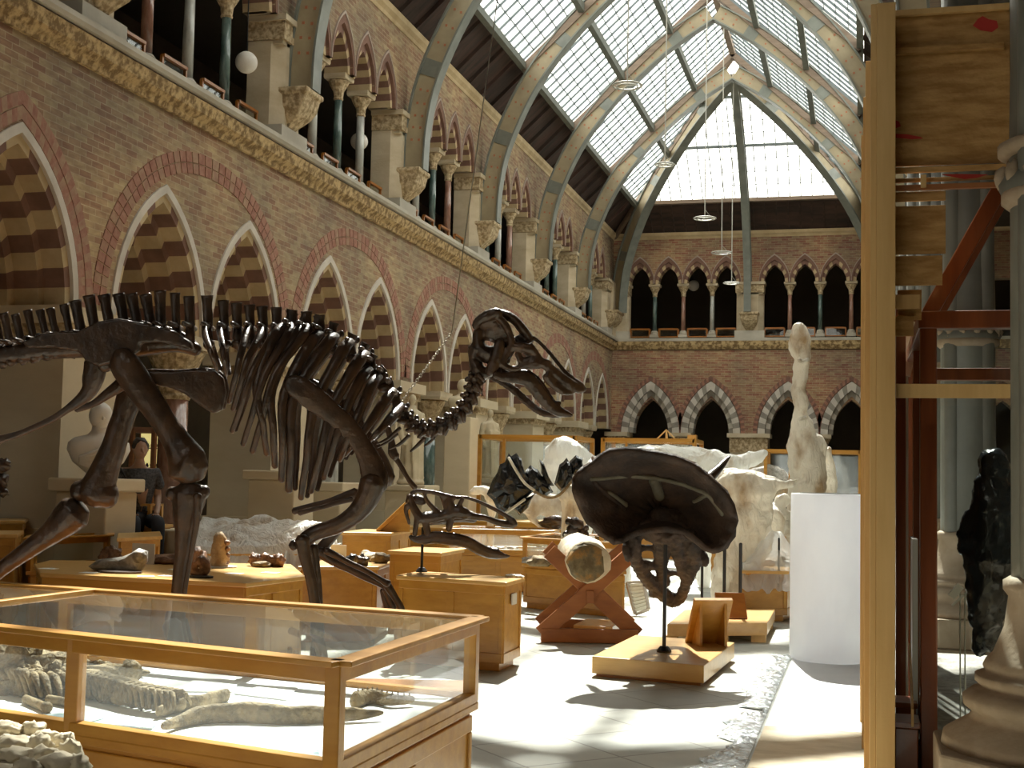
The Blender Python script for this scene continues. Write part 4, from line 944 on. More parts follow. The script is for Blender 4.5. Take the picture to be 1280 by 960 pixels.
# ribs: heads along the back, bowed outwards
ribs = [((800, 262), (775, 330), (752, 400), None, 30), ((815, 245), (835, 330), (872, 425), C1, 30), ((875, 240), (890, 330), (905, 445), C1, 30), ((925, 225), (900, 350), (880, 420), None, 34),
 ((990, 245), (960, 370), (915, 555), C1, 34), ((1045, 250), (990, 380), (930, 582), C1, 34), ((1095, 250), (1010, 430), (928, 670), C1, 36), ((1160, 240), (1060, 440), (972, 722), C1, 40), ((1222, 245), (1100, 440), (1010, 752), C1, 42)]
R1 = [(a, b_, c, w) for a, b_, c, k, w in ribs if k]
for (a, b_, c, w) in R1:
    w *= .84; q = [(a[0], a[1], w*.9, -.06), (a[0]+(-6 if a[0] > 900 else 6), a[1]+38, w*1.15, -.2), (b_[0], b_[1], w, -.34), ((b_[0]*.45+c[0]*.55), (b_[1]*.45+c[1]*.55), w*.8, -.36), (c[0], c[1], w*.72, -.28)]
    bone('rib', C1, q, flat=.6, n=8)
    if int(a[0]) % 2: bone('rib', C1, [(x+14, y-4, ww*.8, -o) for x, y, ww, o in q], flat=.6, n=8)
R2 = [((50, 150), (-60, 380), (-20, 665), 46), ((130, 155), (0, 400), (12, 715), 48), ((192, 180), (50, 420), (38, 770), 50), ((255, 188), (90, 430), (66, 812), 52), ((318, 212), (170, 470), (115, 842), 50), ((378, 260), (240, 480), (155, 815), 48), ((392, 322), (290, 500), (205, 760), 46), ((432, 352), (330, 540), (270, 690), 42), ((490, 408), (370, 570), (290, 670), 40), ((520, 470), (440, 560), (380, 620), 34)]
for a, b_, c, w in R2:
    w *= .84; q = [(a[0], a[1], w*.9, -.06), (a[0]-34, a[1]+36, w*1.3, -.2), (b_[0], b_[1], w, -.34), ((b_[0]*.42+c[0]*.58), (b_[1]*.42+c[1]*.58), w*.72, -.36), (c[0], c[1], w*.64, -.27)]
    bone('rib', C2, q, flat=.6, n=8)
    if a[1] > 170: bone('rib', C2, [(x+26, y-6, ww*.72, -o) for x, y, ww, o in q], flat=.6, n=8)
# pelvis
def plate(name, C, pts, off, th=.05, label=None, k=3.2):
    P = [dep(*C(x, y), DS+off) for x, y in pts]; c = sum(P, V())/len(P); b = MB()
    uu, ww = ca, cb; flat2 = [((p-c).dot(uu), (p-c).dot(ww)) for p in P]
    b.prism(flat2, [], lambda x, y, d: c+uu*x+ww*y+cf*d, -th/2, th/2)
    return b.build(name, 'bone', root, remesh=.012, smooth=True)
il = [(95, 312), (180, 275), (320, 268), (400, 230), (480, 218), (600, 240), (700, 268), (765, 312), (778, 348), (700, 325), (640, 312), (560, 318), (560, 350), (480, 390), (400, 410), (350, 390), (320, 352), (220, 335), (110, 335)]
plate('ilium', C1, il, -.16, .07); plate('ilium', C1, [(x+20, y-5) for x, y in il], .2, .07)
bone('sacrum', C1, [(-80, 372, 80), (60, 358, 76), (200, 340, 80), (380, 330, 90), (560, 325, 90), (700, 318, 70), (790, 345, 50)], flat=.8)
bone('ischium', C1, [(385, 400, 100), (372, 460, 90), (350, 515, 64), (270, 582, 32), (170, 640, 26), (60, 684, 28), (-60, 720, 40)], off=-.1, flat=.6)
bone('ischium', C1, [(500, 470, 60), (430, 520, 42), (370, 560, 28), (305, 582, 26)], off=.1, flat=.6)
pub = lambda dx, dy: [(470+dx, 440+dy), (600+dx, 425+dy), (700+dx, 428+dy), (800+dx, 420+dy), (860+dx, 425+dy), (895+dx, 455+dy), (905+dx, 515+dy), (890+dx, 585+dy), (855+dx, 600+dy), (810+dx, 572+dy), (740+dx, 520+dy), (680+dx, 495+dy), (600+dx, 482+dy), (480+dx, 500+dy)]
plate('pubis', C1, pub(0, 0), -.12, .045); plate('pubis', C1, pub(12, -6), .14, .045)
# hind legs
def knees(b): ball(b, C1, 765, 800, 62, -.2, sq=(1, 1.1, 1)); ball(b, C1, 712, 830, 40, -.2, sq=(1, 1.1, 1)); ball(b, C1, 420, 400, 36, -.12); ball(b, C1, 640, 620, 45, -.18)
bone('femur', C1, [(490, 360, 90), (500, 400, 130), (545, 470, 125), (600, 550, 112), (655, 630, 104), (705, 710, 116), (745, 780, 160), (765, 835, 150)], off=-.2, flat=.7, remesh=.014, extra=knees)
def k2(b): ball(b, C1, 322, 908, 44, .25); ball(b, C1, 420, 925, 58, .25)
bone('femur', C1, [(545, 430, 100), (520, 520, 105), (490, 620, 96), (462, 710, 100), (432, 790, 112), (405, 860, 130), (375, 925, 150)], off=.25, flat=.75, remesh=.014, extra=k2)
def t1(b): ball(b, C3, 690, 182, 30, -.2); ball(b, C3, 815, 175, 28, -.2)
bone('tibia', C3, [(758, 178, 140), (755, 210, 140), (748, 270, 112), (740, 340, 84), (730, 430, 66), (718, 520, 58), (710, 600, 62), (700, 690, 90)], off=-.2, flat=.7, remesh=.012, extra=t1)
bone('fibula', C3, [(790, 190, 40), (785, 300, 26), (765, 420, 20), (740, 560, 20), (725, 680, 26)], off=-.3, flat=.8)
bone('tibia', C3, [(300, 255, 150), (262, 290, 136), (215, 332, 104), (150, 380, 84), (80, 430, 72), (0, 490, 64), (-90, 560, 64), (-150, 610, 90)], off=.25, flat=.75, remesh=.014)
for off, x0, y0 in ((-.2, 700, 700), (.25, -170, 625)):
    for j, dx in enumerate((-1, 0, 1)):
        a = dep(*C3(x0, y0), DS+off); g = V((a.x, a.y, 0)); f0 = a+SIDE*dx*.08; kn = V((a.x, a.y, .42))+ca*.06+SIDE*dx*.1; kn.z = .42; to = kn+ca*(.28+.06*(dx == 0))+SIDE*dx*.08; to.z = .25; en = to+ca*.14; en.z = .20
        b = MB(); b.tube([f0, kn], [.06, .05], n=10, smooth=3); b.build('foot_bone', 'bone', root, smooth=True)
        b = MB(); b.tube([kn, to, en], [.05, .045, .02], n=9, smooth=3); b.build('toe', 'bone', root, smooth=True)
# shoulder and arms
def sc1(b): ball(b, C2, 405, 780, 52, -.3); ball(b, C2, 435, 745, 30, -.3)
bone('scapula', C2, [(72, 378, 78), (110, 400, 104), (170, 445, 106), (240, 500, 92), (310, 562, 84), (365, 640, 84), (398, 710, 104), (412, 770, 118), (408, 800, 100)], off=-.36, flat=.32, remesh=.012, extra=sc1, rough=.003)
bone('scapula', C2, [(100, 370, 70), (190, 430, 96), (280, 500, 82), (360, 590, 76), (415, 690, 96), (440, 770, 110)], off=.3, flat=.32)
bone('coracoid', CN, [(560, 400, 40), (580, 480, 44), (590, 560, 66), (612, 592, 60)], off=.1, k=5.333, flat=.6)
bone('collar_bone', CN, [(610, 600, 40), (650, 660, 34), (690, 730, 30), (740, 800, 40)], off=.15, k=5.333, flat=.7)
bone('humerus', C4, [(405, 70, 110), (385, 130, 100), (345, 190, 84), (280, 238, 72), (215, 262, 66), (160, 282, 64), (130, 305, 66)], off=-.36, flat=.75, remesh=.011)
bone('ulna', C4, [(120, 300, 62), (130, 360, 50), (150, 440, 46), (165, 520, 44), (178, 600, 50), (182, 680, 60)], off=-.4, flat=.7)
bone('radius', C4, [(165, 330, 40), (178, 400, 30), (185, 480, 28), (190, 560, 30), (190, 680, 44)], off=-.3, flat=.8)
def elb(b): ball(b, C4, 88, 325, 22, -.36)
bone('elbow_process', C4, [(130, 300, 44), (95, 325, 36)], off=-.36, extra=elb)
bone('humerus', C4, [(400, 120, 70), (340, 190, 60), (270, 250, 50), (220, 310, 46), (195, 345, 52)], off=.32, flat=.8)
bone('ulna', C4, [(195, 350, 54), (240, 385, 40), (310, 420, 32), (380, 455, 30), (440, 482, 32), (468, 492, 40)], off=.3, flat=.7)
bone('radius', C4, [(215, 345, 30), (290, 385, 24), (370, 425, 22), (440, 465, 24), (465, 478, 34)], off=.22, flat=.8)
for i, q in enumerate(([(462, 488, 36), (490, 530, 30), (515, 575, 28), (530, 620, 18)], [(455, 500, 34), (470, 540, 28), (485, 580, 26), (492, 630, 18)], [(445, 505, 30), (452, 540, 26), (462, 580, 22), (470, 640, 14)])): bone('finger', C4, q, off=.26+.05*i, n=8)
for i, q in enumerate(([(180, 690, 46), (200, 740, 36), (215, 800, 22)], [(184, 695, 44), (184, 750, 36), (190, 810, 22)], [(186, 695, 40), (168, 740, 32), (160, 800, 18)])): bone('finger', C4, q, off=-.36+.05*i, n=8)
bone('breast_bone', C4, [(88, 188, 30), (150, 172, 26), (230, 150, 28), (300, 125, 34), (335, 115, 44)], off=.05, flat=.5)
bone('breast_bone', C4, [(110, 196, 22), (200, 172, 18), (320, 140, 24)], off=-.1, flat=.5)
# skull of the large skeleton
KS = 6.0
def stubes(b, C, items, k=KS, D=None, both=True, w=.075):
    D = D or DS
    for it in items:
        pts, side = it[0], it[1]
        for s in ((-1, 1) if side else (0,)):
            P = []; R = []
            for q in pts:
                d = D+s*w*(q[3] if len(q) > 3 else 1); p = dep(*C(q[0], q[1]), d); P.append(p); R.append(q[2]/k/2*d/FPX)
            b.tube(P, R, n=8, smooth=3, side=SIDE, flat=it[2] if len(it) > 2 else .7)
b = MB()
stubes(b, CS, [
 ([(205, 235, 55), (225, 190, 70), (290, 150, 90), (360, 125, 80), (400, 130, 50)], True, .8),
 ([(250, 200, 110), (330, 200, 150), (400, 260, 150), (430, 330, 130)], False, 1.2),
 ([(385, 120, 50, .3), (450, 145, 66, .3), (510, 190, 74, .3), (560, 250, 78, .3), (600, 300, 66, .3), (620, 340, 50, .3)], False, 1.6),
 ([(375, 160, 50), (430, 210, 56), (465, 290, 54), (480, 350, 58), (450, 420, 60), (405, 500, 56)], True),
 ([(490, 380, 66), (560, 385, 80), (620, 400, 84), (650, 430, 60)], True),
 ([(640, 310, 28, .2), (710, 370, 30, .2), (790, 460, 32, .2), (870, 560, 34, .2), (930, 620, 44, .2), (990, 670, 66, .2), (1020, 705, 50, .2)], False, 1.2),
 ([(620, 360, 40), (660, 420, 44), (700, 475, 40), (760, 500, 44)], True),
 ([(570, 500, 90), (640, 500, 110), (720, 515, 70), (780, 560, 88, .8), (860, 630, 100, .6), (940, 680, 92, .4), (1010, 705, 60, .3)], True, .55),
 ([(740, 600, 80), (790, 660, 76, .8), (860, 710, 70, .6), (930, 715, 60, .4)], True, .5),
 ([(400, 510, 60), (470, 545, 50), (530, 540, 50), (575, 500, 60)], True),
 ([(230, 260, 80), (225, 330, 90), (240, 400, 120), (300, 440, 140), (360, 420, 110)], False, 1.3),
 ([(205, 400, 130), (185, 470, 60), (215, 540, 110), (270, 590, 100), (300, 560, 90)], False, 1.2),
 ([(390, 340, 80), (370, 430, 90), (340, 520, 90), (310, 580, 80)], True, .8),
 ([(520, 430, 50), (545, 480, 56), (560, 530, 60)], True),
 ([(300, 260, 150), (400, 300, 150), (430, 380, 150), (420, 450, 120)], False, .9), ([(520, 330, 100), (580, 380, 110), (640, 440, 90), (700, 520, 70)], False, .8), ([(330, 500, 110), (450, 480, 60)], False, .8)], w=.085)
sk = b.build('skull', 'bone', root, remesh=.0075, disp=(.006, .02))
b = MB()
stubes(b, CS, [
 ([(350, 590, 60), (420, 600, 70), (500, 600, 100), (580, 610, 128, .95), (650, 660, 128, .9), (710, 740, 120, .7), (770, 820, 110, .5), (840, 870, 84, .3), (900, 885, 50, .15), (932, 897, 26, .1)], False, .5),
 ([(380, 510, 50), (400, 560, 60), (440, 600, 60)], False)], w=.0)
for pts in ([(350, 590, 60), (430, 610, 80), (520, 610, 110), (590, 620, 125), (650, 680, 122), (710, 760, 112), (770, 830, 96), (840, 872, 76), (930, 895, 30)],):
    P = [dep(*CS(x, y), DS-.10*max(.1, 1-i/8)) for i, (x, y, r) in enumerate(pts)]; b.tube(P, [r/6/2*KP for x, y, r in pts], n=8, smooth=3, side=SIDE, flat=.45)
pts = [(300, 590, 60), (400, 640, 66), (500, 710, 66), (580, 780, 66), (650, 840, 66), (720, 880, 60), (800, 895, 50), (870, 890, 44)]
P = [dep(*CS(x, y), DS+.12*max(.1, 1-i/8)) for i, (x, y, r) in enumerate(pts)]; b.tube(P, [r/6/2*KP for x, y, r in pts], n=8, smooth=3, side=SIDE, flat=.45)
stubes(b, CS, [([(800, 860, 60), (820, 810, 52), (840, 800, 36)], False), ([(360, 520, 50), (380, 590, 70)], True)], w=.06)
b.build('lower_jaw', 'bone', root, remesh=.008, disp=(.006, .02))
# plinth & mounting rods
b = MB(); P = [V((root.location.x, root.location.y, 0))+ca*a+SIDE*s for a, s in ((-3.6, -.75), (1.4, -.75), (1.4, .75), (-3.6, .75))]
for p in P: p.z = 0
slab(b, P, 0, .16); tag(b.build('skeleton_plinth', 'oak_dark', bevel=.01), 'low wooden plinth under the feet of the huge skeleton', 'plinth')
adopt(root)
# chain
a = dep(500, 505, DS); e = dep(565, 415, DS+.4); L = (e-a).length; t = (e-a).normalized(); top = a+t*L
root = thing('steel_chain', a, 'steel chain running up and back from the neck of the large skeleton', 'chain'); b = MB(); n = int(L/.022)
for i in range(n):
    c = a+t*(.022*i); s = SIDE if i % 2 else t.cross(SIDE).normalized(); P = [c+t*.016*cos(q*pi/4)+s*.009*sin(q*pi/4) for q in range(9)]; b.tube(P, .0028, n=5)
b.build('chain_links', 'chain', root, smooth=True)
b = MB(); w0 = top; b.tube([w0, V((w0.x+.6, w0.y+1.6, 12.2))], .004, n=5); b.build('suspension_wire', 'alu', root); adopt(root)
# ------------------------------------------------------------------ mounted duck-billed skull on the panelled cabinet
DP = onz(527, 715, .72); DPd = (DP-EYEP).dot(cf)
root = thing('mounted_skull', DP, 'dark brown long-snouted skull on a black rod on the panelled oak cabinet', 'fossil skull')
b = MB()
stubes(b, CP, [
 ([(205, 160, 36), (250, 140, 30), (320, 145, 34), (400, 160, 36), (480, 185, 46), (530, 195, 44)], True),
 ([(520, 192, 36, .7), (600, 190, 28, .5), (680, 210, 30, .4), (760, 245, 32, .3), (840, 285, 34, .3), (920, 330, 38, .3), (965, 365, 50, .4), (985, 400, 44, .4)], True),
 ([(195, 190, 50), (210, 240, 60), (240, 300, 70), (280, 345, 80), (350, 345, 80), (430, 330, 76), (500, 310, 90), (560, 300, 110), (620, 320, 90)], True, .6),
 ([(600, 320, 84, .9), (680, 335, 60, .7), (760, 345, 46, .6), (830, 370, 50, .5), (900, 390, 60, .4), (970, 400, 50, .4)], True),
 ([(300, 155, 30), (320, 210, 34), (360, 260, 40), (400, 300, 50)], True), ([(430, 175, 34), (445, 230, 30), (465, 280, 40)], True), ([(490, 200, 56), (500, 250, 66), (520, 290, 80)], True), ([(590, 200, 36), (570, 240, 40), (560, 280, 50)], True),
 ([(250, 340, 50), (238, 410, 44), (230, 470, 40)], True), ([(170, 250, 40), (165, 300, 36), (190, 390, 24)], True), ([(200, 180, 60), (185, 230, 60)], False, 1.6),
 ([(300, 350, 110), (420, 340, 110), (560, 320, 120), (680, 345, 80)], False, .9), ([(310, 380, 60), (325, 440, 56), (330, 480, 60)], True), ([(500, 350, 60), (490, 400, 60), (485, 435, 50)], True), ([(240, 200, 80), (300, 220, 70)], False, 1.4)], D=DPd, w=.10)
b.build('skull', 'bone', root, remesh=.009, disp=(.004, .02))
b = MB()
stubes(b, CP, [([(195, 485, 36), (240, 505, 56), (300, 505, 84), (380, 490, 100), (470, 500, 104), (560, 510, 100), (640, 535, 96, .9), (710, 575, 96, .7), (780, 605, 90, .5), (850, 620, 76, .3), (900, 630, 44, .2), (942, 632, 20, .1)], True, .5), ([(800, 590, 70), (850, 600, 70)], False, 1.0)], D=DPd, w=.10)
b.build('lower_jaw', 'bone', root, remesh=.009, disp=(.004, .02))
b = MB(); p = dep(*CP(290, 420), DPd); b.tube([DP, V((DP.x, DP.y, p.z))], .012, n=10); b.tube([DP, DP+V((0, 0, .012))], .05, n=14); b.build('rod', 'black', root); adopt(root)
# ------------------------------------------------------------------ horned dinosaur skull on its low plinth
tp = [onz(x, y, .16) for x, y in ((740, 820), (880, 832), (918, 803))]; tp.append(tp[0]+tp[2]-tp[1])
for p in tp: p.z = 0
root = thing('low_plinth', sum(tp, V())/4, 'low honey oak platform under the big horned skull', 'plinth'); b = MB(); slab(b, tp, .025, .16); b.build('box', 'oak_top', root, bevel=.006); b = MB(); slab(b, inset(tp, .03), 0, .025); b.build('base', 'oak_dark', root); adopt(root)
PP = onz(830, 815, .16); DT = (PP-EYEP).dot(cf)
CT = lambda x, y: (700+x/4.174, 540+y/4.174)
root = thing('horned_skull', PP, 'very large dark horned skull with a wide round frill, seen from behind', 'fossil skull')
out = [(70, 300), (75, 250), (90, 215), (130, 185), (165, 160), (200, 132), (230, 108), (265, 96), (310, 90), (360, 90), (420, 97), (480, 106), (540, 115), (600, 130), (655, 148), (700, 172), (740, 200), (775, 232), (820, 268), (862, 312), (885, 345), (902, 385), (916, 425), (920, 460), (912, 500), (905, 540), (885, 572), (862, 600), (830, 618), (795, 622), (760, 610), (730, 580), (690, 545), (640, 520), (560, 510), (480, 515), (400, 530), (345, 550), (320, 570), (285, 575), (250, 560), (210, 530), (180, 500), (150, 470), (120, 430), (105, 390), (85, 350)]
b = MB(); cen = (520, 430); RR_ = []; rings_n = 9
for j in range(rings_n+1):
    f_ = j/rings_n; ring_ = []
    for i, (x, y) in enumerate(out):
        u, w = cen[0]+(x-cen[0])*f_*1.0, cen[1]+(y-cen[1])*f_
        dd = .30-.52*f_**1.5+(.06*noise.noise(V((x*.02, y*.02, f_*2))))
        if f_ > .95: dd += .02*((i % 2)*2-1); u += 3*((i % 2)*2-1)*(1 if x > cen[0] else -1); w += 2*((i % 2)*2-1)*(1 if y > cen[1] else -1)
        ring_.append(dep(*CT(u, w), DT+dd))
    RR_.append(ring_)
b.rings(RR_, cap=False); b.build('frill', 'bone_frill', root, smooth=True, solid=.045, disp=(.012, .05))
def fz(x, y):
    th = math.atan2(y-cen[1], x-cen[0]); best = min(out, key=lambda q: abs(((math.atan2(q[1]-cen[1], q[0]-cen[0])-th+pi) % (2*pi))-pi))
    f_ = math.hypot(x-cen[0], y-cen[1])/math.hypot(best[0]-cen[0], best[1]-cen[1]); return .30-.52*f_**1.5-.035
def tt(pts, name, m, D=DT, k=4.174, flat=.6, off=0, rm=0):
    b = MB(); P = []; R = []
    for q in pts: d = D+(q[3] if len(q) > 3 else off); P.append(dep(*CT(q[0], q[1]), d)); R.append(q[2]/k/2*d/FPX)
    b.tube(P, R, n=8, smooth=5, flat=flat, side=cf, rough=.006); return b.build(name, m, root, smooth=True)
tt([(x, y, w*1.5, fz(x, y)) for x, y, w in ((160, 245, 16), (240, 240, 16), (360, 232, 16), (480, 238, 16), (600, 262, 16), (690, 290, 16), (770, 325, 16), (830, 400, 16), (850, 430, 16))], 'frill_ridge', 'bone_rib', flat=1.0)
tt([(x, y, w*1.5, fz(x, y)) for x, y, w in ((490, 250, 40), (505, 290, 36), (520, 340, 34))], 'frill_ridge', 'bone_rib', flat=1.0)
tt([(x, y, w*1.5, fz(x, y)) for x, y, w in ((700, 365, 14), (735, 345, 16), (775, 325, 14))], 'frill_ridge', 'bone_rib', flat=1.0)
tt([(x, y, w*1.5, fz(x, y)) for x, y, w in ((250, 315, 16), (300, 350, 20), (340, 385, 24))], 'frill_ridge', 'bone_rib', flat=1.0)
tt([(x, y, w*1.5, fz(x, y)) for x, y, w in ((175, 260, 16), (250, 330, 16), (330, 400, 20))], 'frill_ridge', 'bone_frill', flat=1.0)
b = MB()
def st(pts, D=DT):
    P = []; R = []
    for q in pts: d = D+(q[3] if len(q) > 3 else .1); P.append(dep(*CT(q[0], q[1]), d)); R.append(q[2]/4.174/2*d/FPX)
    b.tube(P, R, n=8, smooth=3, side=cf, flat=.9)
for q in ([(390, 520, 90), (385, 600, 80), (400, 680, 70, .2), (450, 760, 76, .35), (510, 820, 80, .5), (570, 870, 80, .6), (600, 895, 50, .65)],
          [(690, 520, 90), (700, 600, 90), (710, 660, 80, .2), (680, 730, 70, .3), (655, 800, 60, .45), (630, 860, 60, .6), (600, 890, 50, .65)],
          [(500, 450, 130, .2), (560, 470, 150, .15), (620, 470, 120, .2)], [(440, 500, 110, .1), (540, 540, 120, .1), (640, 520, 120, .1)], [(540, 540, 110, .1), (532, 620, 96, .2), (528, 700, 70, .35), (548, 790, 60, .5)],
          [(610, 560, 80, .1), (622, 640, 80, .2), (630, 700, 60, .3), (640, 760, 40, .4)], [(350, 560, 30, .1), (345, 610, 44, .05), (360, 660, 50, .05)], [(740, 620, 40, .1), (760, 670, 44, .05), (750, 700, 20, .05)],
          [(400, 610, 60, .15), (450, 605, 30, .2), (520, 610, 60, .2)], [(400, 690, 60, .2), (500, 700, 50, .3)], [(480, 840, 60, .5), (540, 830, 60, .5)], [(560, 740, 40, .4), (600, 735, 30, .4), (640, 740, 40, .4)]): st(q)
b.build('skull', 'bone_frill', root, remesh=.012, disp=(.03, .04))
tt([(775, 240, 60, .35), (815, 205, 50, .42), (850, 165, 36, .5), (885, 126, 10, .58)], 'brow_horn', 'bone', flat=1)
tt([(215, 200, 60, .35), (190, 160, 50, .62), (170, 130, 10, .8)], 'brow_horn', 'bone', flat=1)
b = MB(); pz = dep(*CT(555, 545), DT-.05); b.tube([V((PP.x, PP.y, .16)), V((PP.x, PP.y, pz.z+.1))], .016, n=10); b.tube([V((PP.x, PP.y, .16)), V((PP.x, PP.y, .175))], .06, n=14); b.build('rod', 'black', root); adopt(root)
wedge(onz(886, 806, .16), .34, .26, .40, (-.45, 1, 0), 'honey oak wedge stand on the platform of the big horned skull', 'oak', lean=.45)
# ------------------------------------------------------------------ crossed timber stand carrying a fossil log
XL, XR = onz(676, 803, 0), onz(797, 805, 0); XL2, XR2 = onz(674, 786, 0), onz(800, 776, 0)
ex = (XR-XL).normalized(); ey = V((-ex.y, ex.x, 0)); zt = .86
root = thing('trestle', (XL+XR)/2, 'red-brown crossed timber trestle cradling a jacketed fossil log', 'stand')
w = (XR-XL).length; ey = (XL2-XL).normalized(); ey.z = 0
for k_, y in enumerate((0, .85)):
    a, c = XL+ey*y, XR+ey*y; up = V((0, 0, 1))
    for s_, (p, q) in enumerate(((a, c), (c, a))):
        m = MB(); m.beam(p+up*.08+ey*(s_*.055), q.lerp(p, .07)+up*zt+ey*(s_*.055), .055, .15); m.build('cross_arm', 'xwood', root, bevel=.006)
    m = MB(); m.beam(a+up*.07, c+up*.07, .07, .13); m.build('foot_rail', 'xwood', root, bevel=.006)
m = MB(); mid = XL.lerp(XR, .5)+V((0, 0, .44)); m.beam(mid-ey*.05, mid+ey*.95, .07, .12); m.build('ridge_beam', 'xwood', root, bevel=.005)
m = MB(); m.beam(XL.lerp(XR, .25)+V((0, 0, .03)), XL2.lerp(XR2, .3)+V((0, 0, .03)), .05, .05); m.build('floor_bar', 'xwood', root)
adopt(root)
root = thing('fossil_log', mid+V((0, 0, .1)), 'pale plaster-jacketed fossil log with a rusty brown cut end, resting in the crossed trestle', 'fossil')
b = MB(); c0 = mid+V((0, 0, .33))-ex*.02-ey*.10; c1 = c0+ey*.95-ex*.10+V((0, 0, .06)); b.tube([c0, c0.lerp(c1, .35), c0.lerp(c1, .7), c1], [.195, .21, .20, .16], n=20, smooth=3, rough=.02, flat=1.05, side=ex, round_ends=False); b.build('jacket', 'plaster', root, smooth=True, disp=(.03, .1))
b = MB(); b.tube([c0-ey*.03+ex*.01, c0+ey*.03-ex*.01], [.165, .20], n=20, side=ex, flat=1.05, rough=.02, round_ends=False); b.build('cut_end', 'rust', root, smooth=True, disp=(.02, .06)); adopt(root)
b = MB(); p = XL.lerp(XR, .5)-ey*.05; b.box((p.x-.18, p.y+.1, .01), (p.x+.2, p.y+.7, .16)); tag(b.build('wooden_box', 'oak_top', bevel=.004), 'small pale wooden box on the floor under the crossed trestle', 'box')
# small dark skull above the log
sc_ = dep(717, 666, 14.8); b = MB(); K2 = 14.8/FPX
c7s = onz(716, 676, .85)
root = thing('small_dark_skull', c7s, 'small glossy dark toothed skull standing on the glass case behind the log', 'fossil skull')
D7 = (c7s-EYEP).dot(cf)
for x, y, r in ((720, 656, 9), (716, 664, 9), (712, 672, 7), (727, 666, 6), (733, 660, 4), (733, 668, 4), (708, 668, 5), (712, 652, 5)): b.blob(dep(x, y, D7), r*D7/FPX, x, .4, 2)
skk = b.build('skull', 'bone', root, smooth=True, disp=(.03, .04))
for k in range(5):
    m = MB(); p = dep(706+k*2.2, 668, D7-.08); m.tube([p, p+V((0, 0, -.05))], [.012, .004], n=5); m.build('tooth', 'marble', skk)
adopt(root)
rock('dark_fossil', onz(692, 661, .85), (.2, .1, .1), 'bone', 'lumpy dark fossil on top of the long glazed case', 'fossil', 21, .4)
# ------------------------------------------------------------------ second platform with rods, by the wrapped elephant
p2 = [onz(x, y, .19) for x, y in ((834, 780), (959, 779), (969, 761))]; p2.append(onz(856, 762, .19))
for p in p2: p.z = 0
root = thing('low_plinth', sum(p2, V())/4, 'pale pine platform on blocks beyond the big horned skull', 'plinth'); b = MB(); slab(b, p2, .07, .19); b.build('deck', 'oak_top', root, bevel=.005)
for i, (u, v) in enumerate(((.04, .06), (.55, .06), (.93, .06), (.5, .85), (.93, .85))):
    c = p2[0].lerp(p2[1], u).lerp(p2[3].lerp(p2[2], u), v); b = MB(); b.box((c.x-.09, c.y-.06, 0), (c.x+.05, c.y+.06, .07)); b.build('block', 'pine', root)
adopt(root)
for i, (x, yb, yt) in enumerate(((905, 767, 685), (925, 771, 680))):
    p = onz(x, yb, .19); d = (p-EYEP).dot(cf); q = dep(x, yt, d); b = MB(); b.tube([p, V((p.x, p.y, q.z))], .018, n=10); b.tube([p, p+V((0, 0, .012))], .06, n=12); tag(b.build('iron_rod', 'black'), ('upright black rod left on the pine platform', 'upright black rod with grey tip right on the pine platform')[i], 'rod')
p = onz(877, 772, .19); d = (p-EYEP).dot(cf); b = MB(); b.tube([p, V((p.x, p.y, dep(877, 700, d).z))], .014, n=10); tag(b.build('iron_rod', 'black'), 'thin black rod just behind the wooden wedge stand', 'rod')
wedge(onz(912, 772, .19), .3, .3, .24, (.3, -1, 0), 'low wooden wedge leaning at the foot of the rods on the pine platform', 'oak_dark', lean=.1)
# small white rack leaning by the floor
root = thing('wall_rack', onz(806, 768, 0), 'small white slatted radiator-like rack leaning behind the crossed trestle', 'rack')
D_ = (onz(806, 770, 0)-EYEP).dot(cf); q = [dep(x, y, D_+o) for x, y, o in ((784, 728, .2), (804, 727, .2), (811, 762, 0), (794, 768, 0))]
b = MB()
for a, c in ((0, 1), (1, 2), (2, 3), (3, 0)): b.beam(q[a], q[c], .035, .03)
b.build('frame', 'marble', root); b = MB()
for i in range(1, 9): b.beam(q[0].lerp(q[3], i/9), q[1].lerp(q[2], i/9), .015, .04)
b.build('slats', 'alu', root); adopt(root)
def MBt(root, pts, r, D, nm, m):
    b = MB(); b.tube([dep(x, y, D) for x, y in pts], [r, r*.3], n=8); b.build(nm, m, root, smooth=True)
# ------------------------------------------------------------------ animals shrouded in plastic
def shroud(name, label, D, parts, m='wrap', vox=.035, extra=None):
    b = MB(); lo = None
    for q in parts:
        P = [dep(x, y, D+(o[0] if o else 0)) for x, y, r, *o in q]; R = [r*D/FPX for x, y, r, *o in q]; b.tube(P, R, n=12, smooth=3, side=cf, flat=1.0)
    c = dep(parts[0][0][0], 700, D); root = thing(name, (c.x, c.y, 0), label, 'wrapped animal')
    b.build('shroud', m, root, remesh=vox, smooth=True, disp=(.10, .2))
    if extra: extra(root, D)
    adopt(root); return root
def tapes(lst, m='wrap_b'):
    def f(root, D):
        for pts, r in lst:
            b = MB(); b.tube([dep(x, y, D-.25) for x, y in pts], r, n=8, smooth=3); b.build('tape', m, root, smooth=True)
    return f
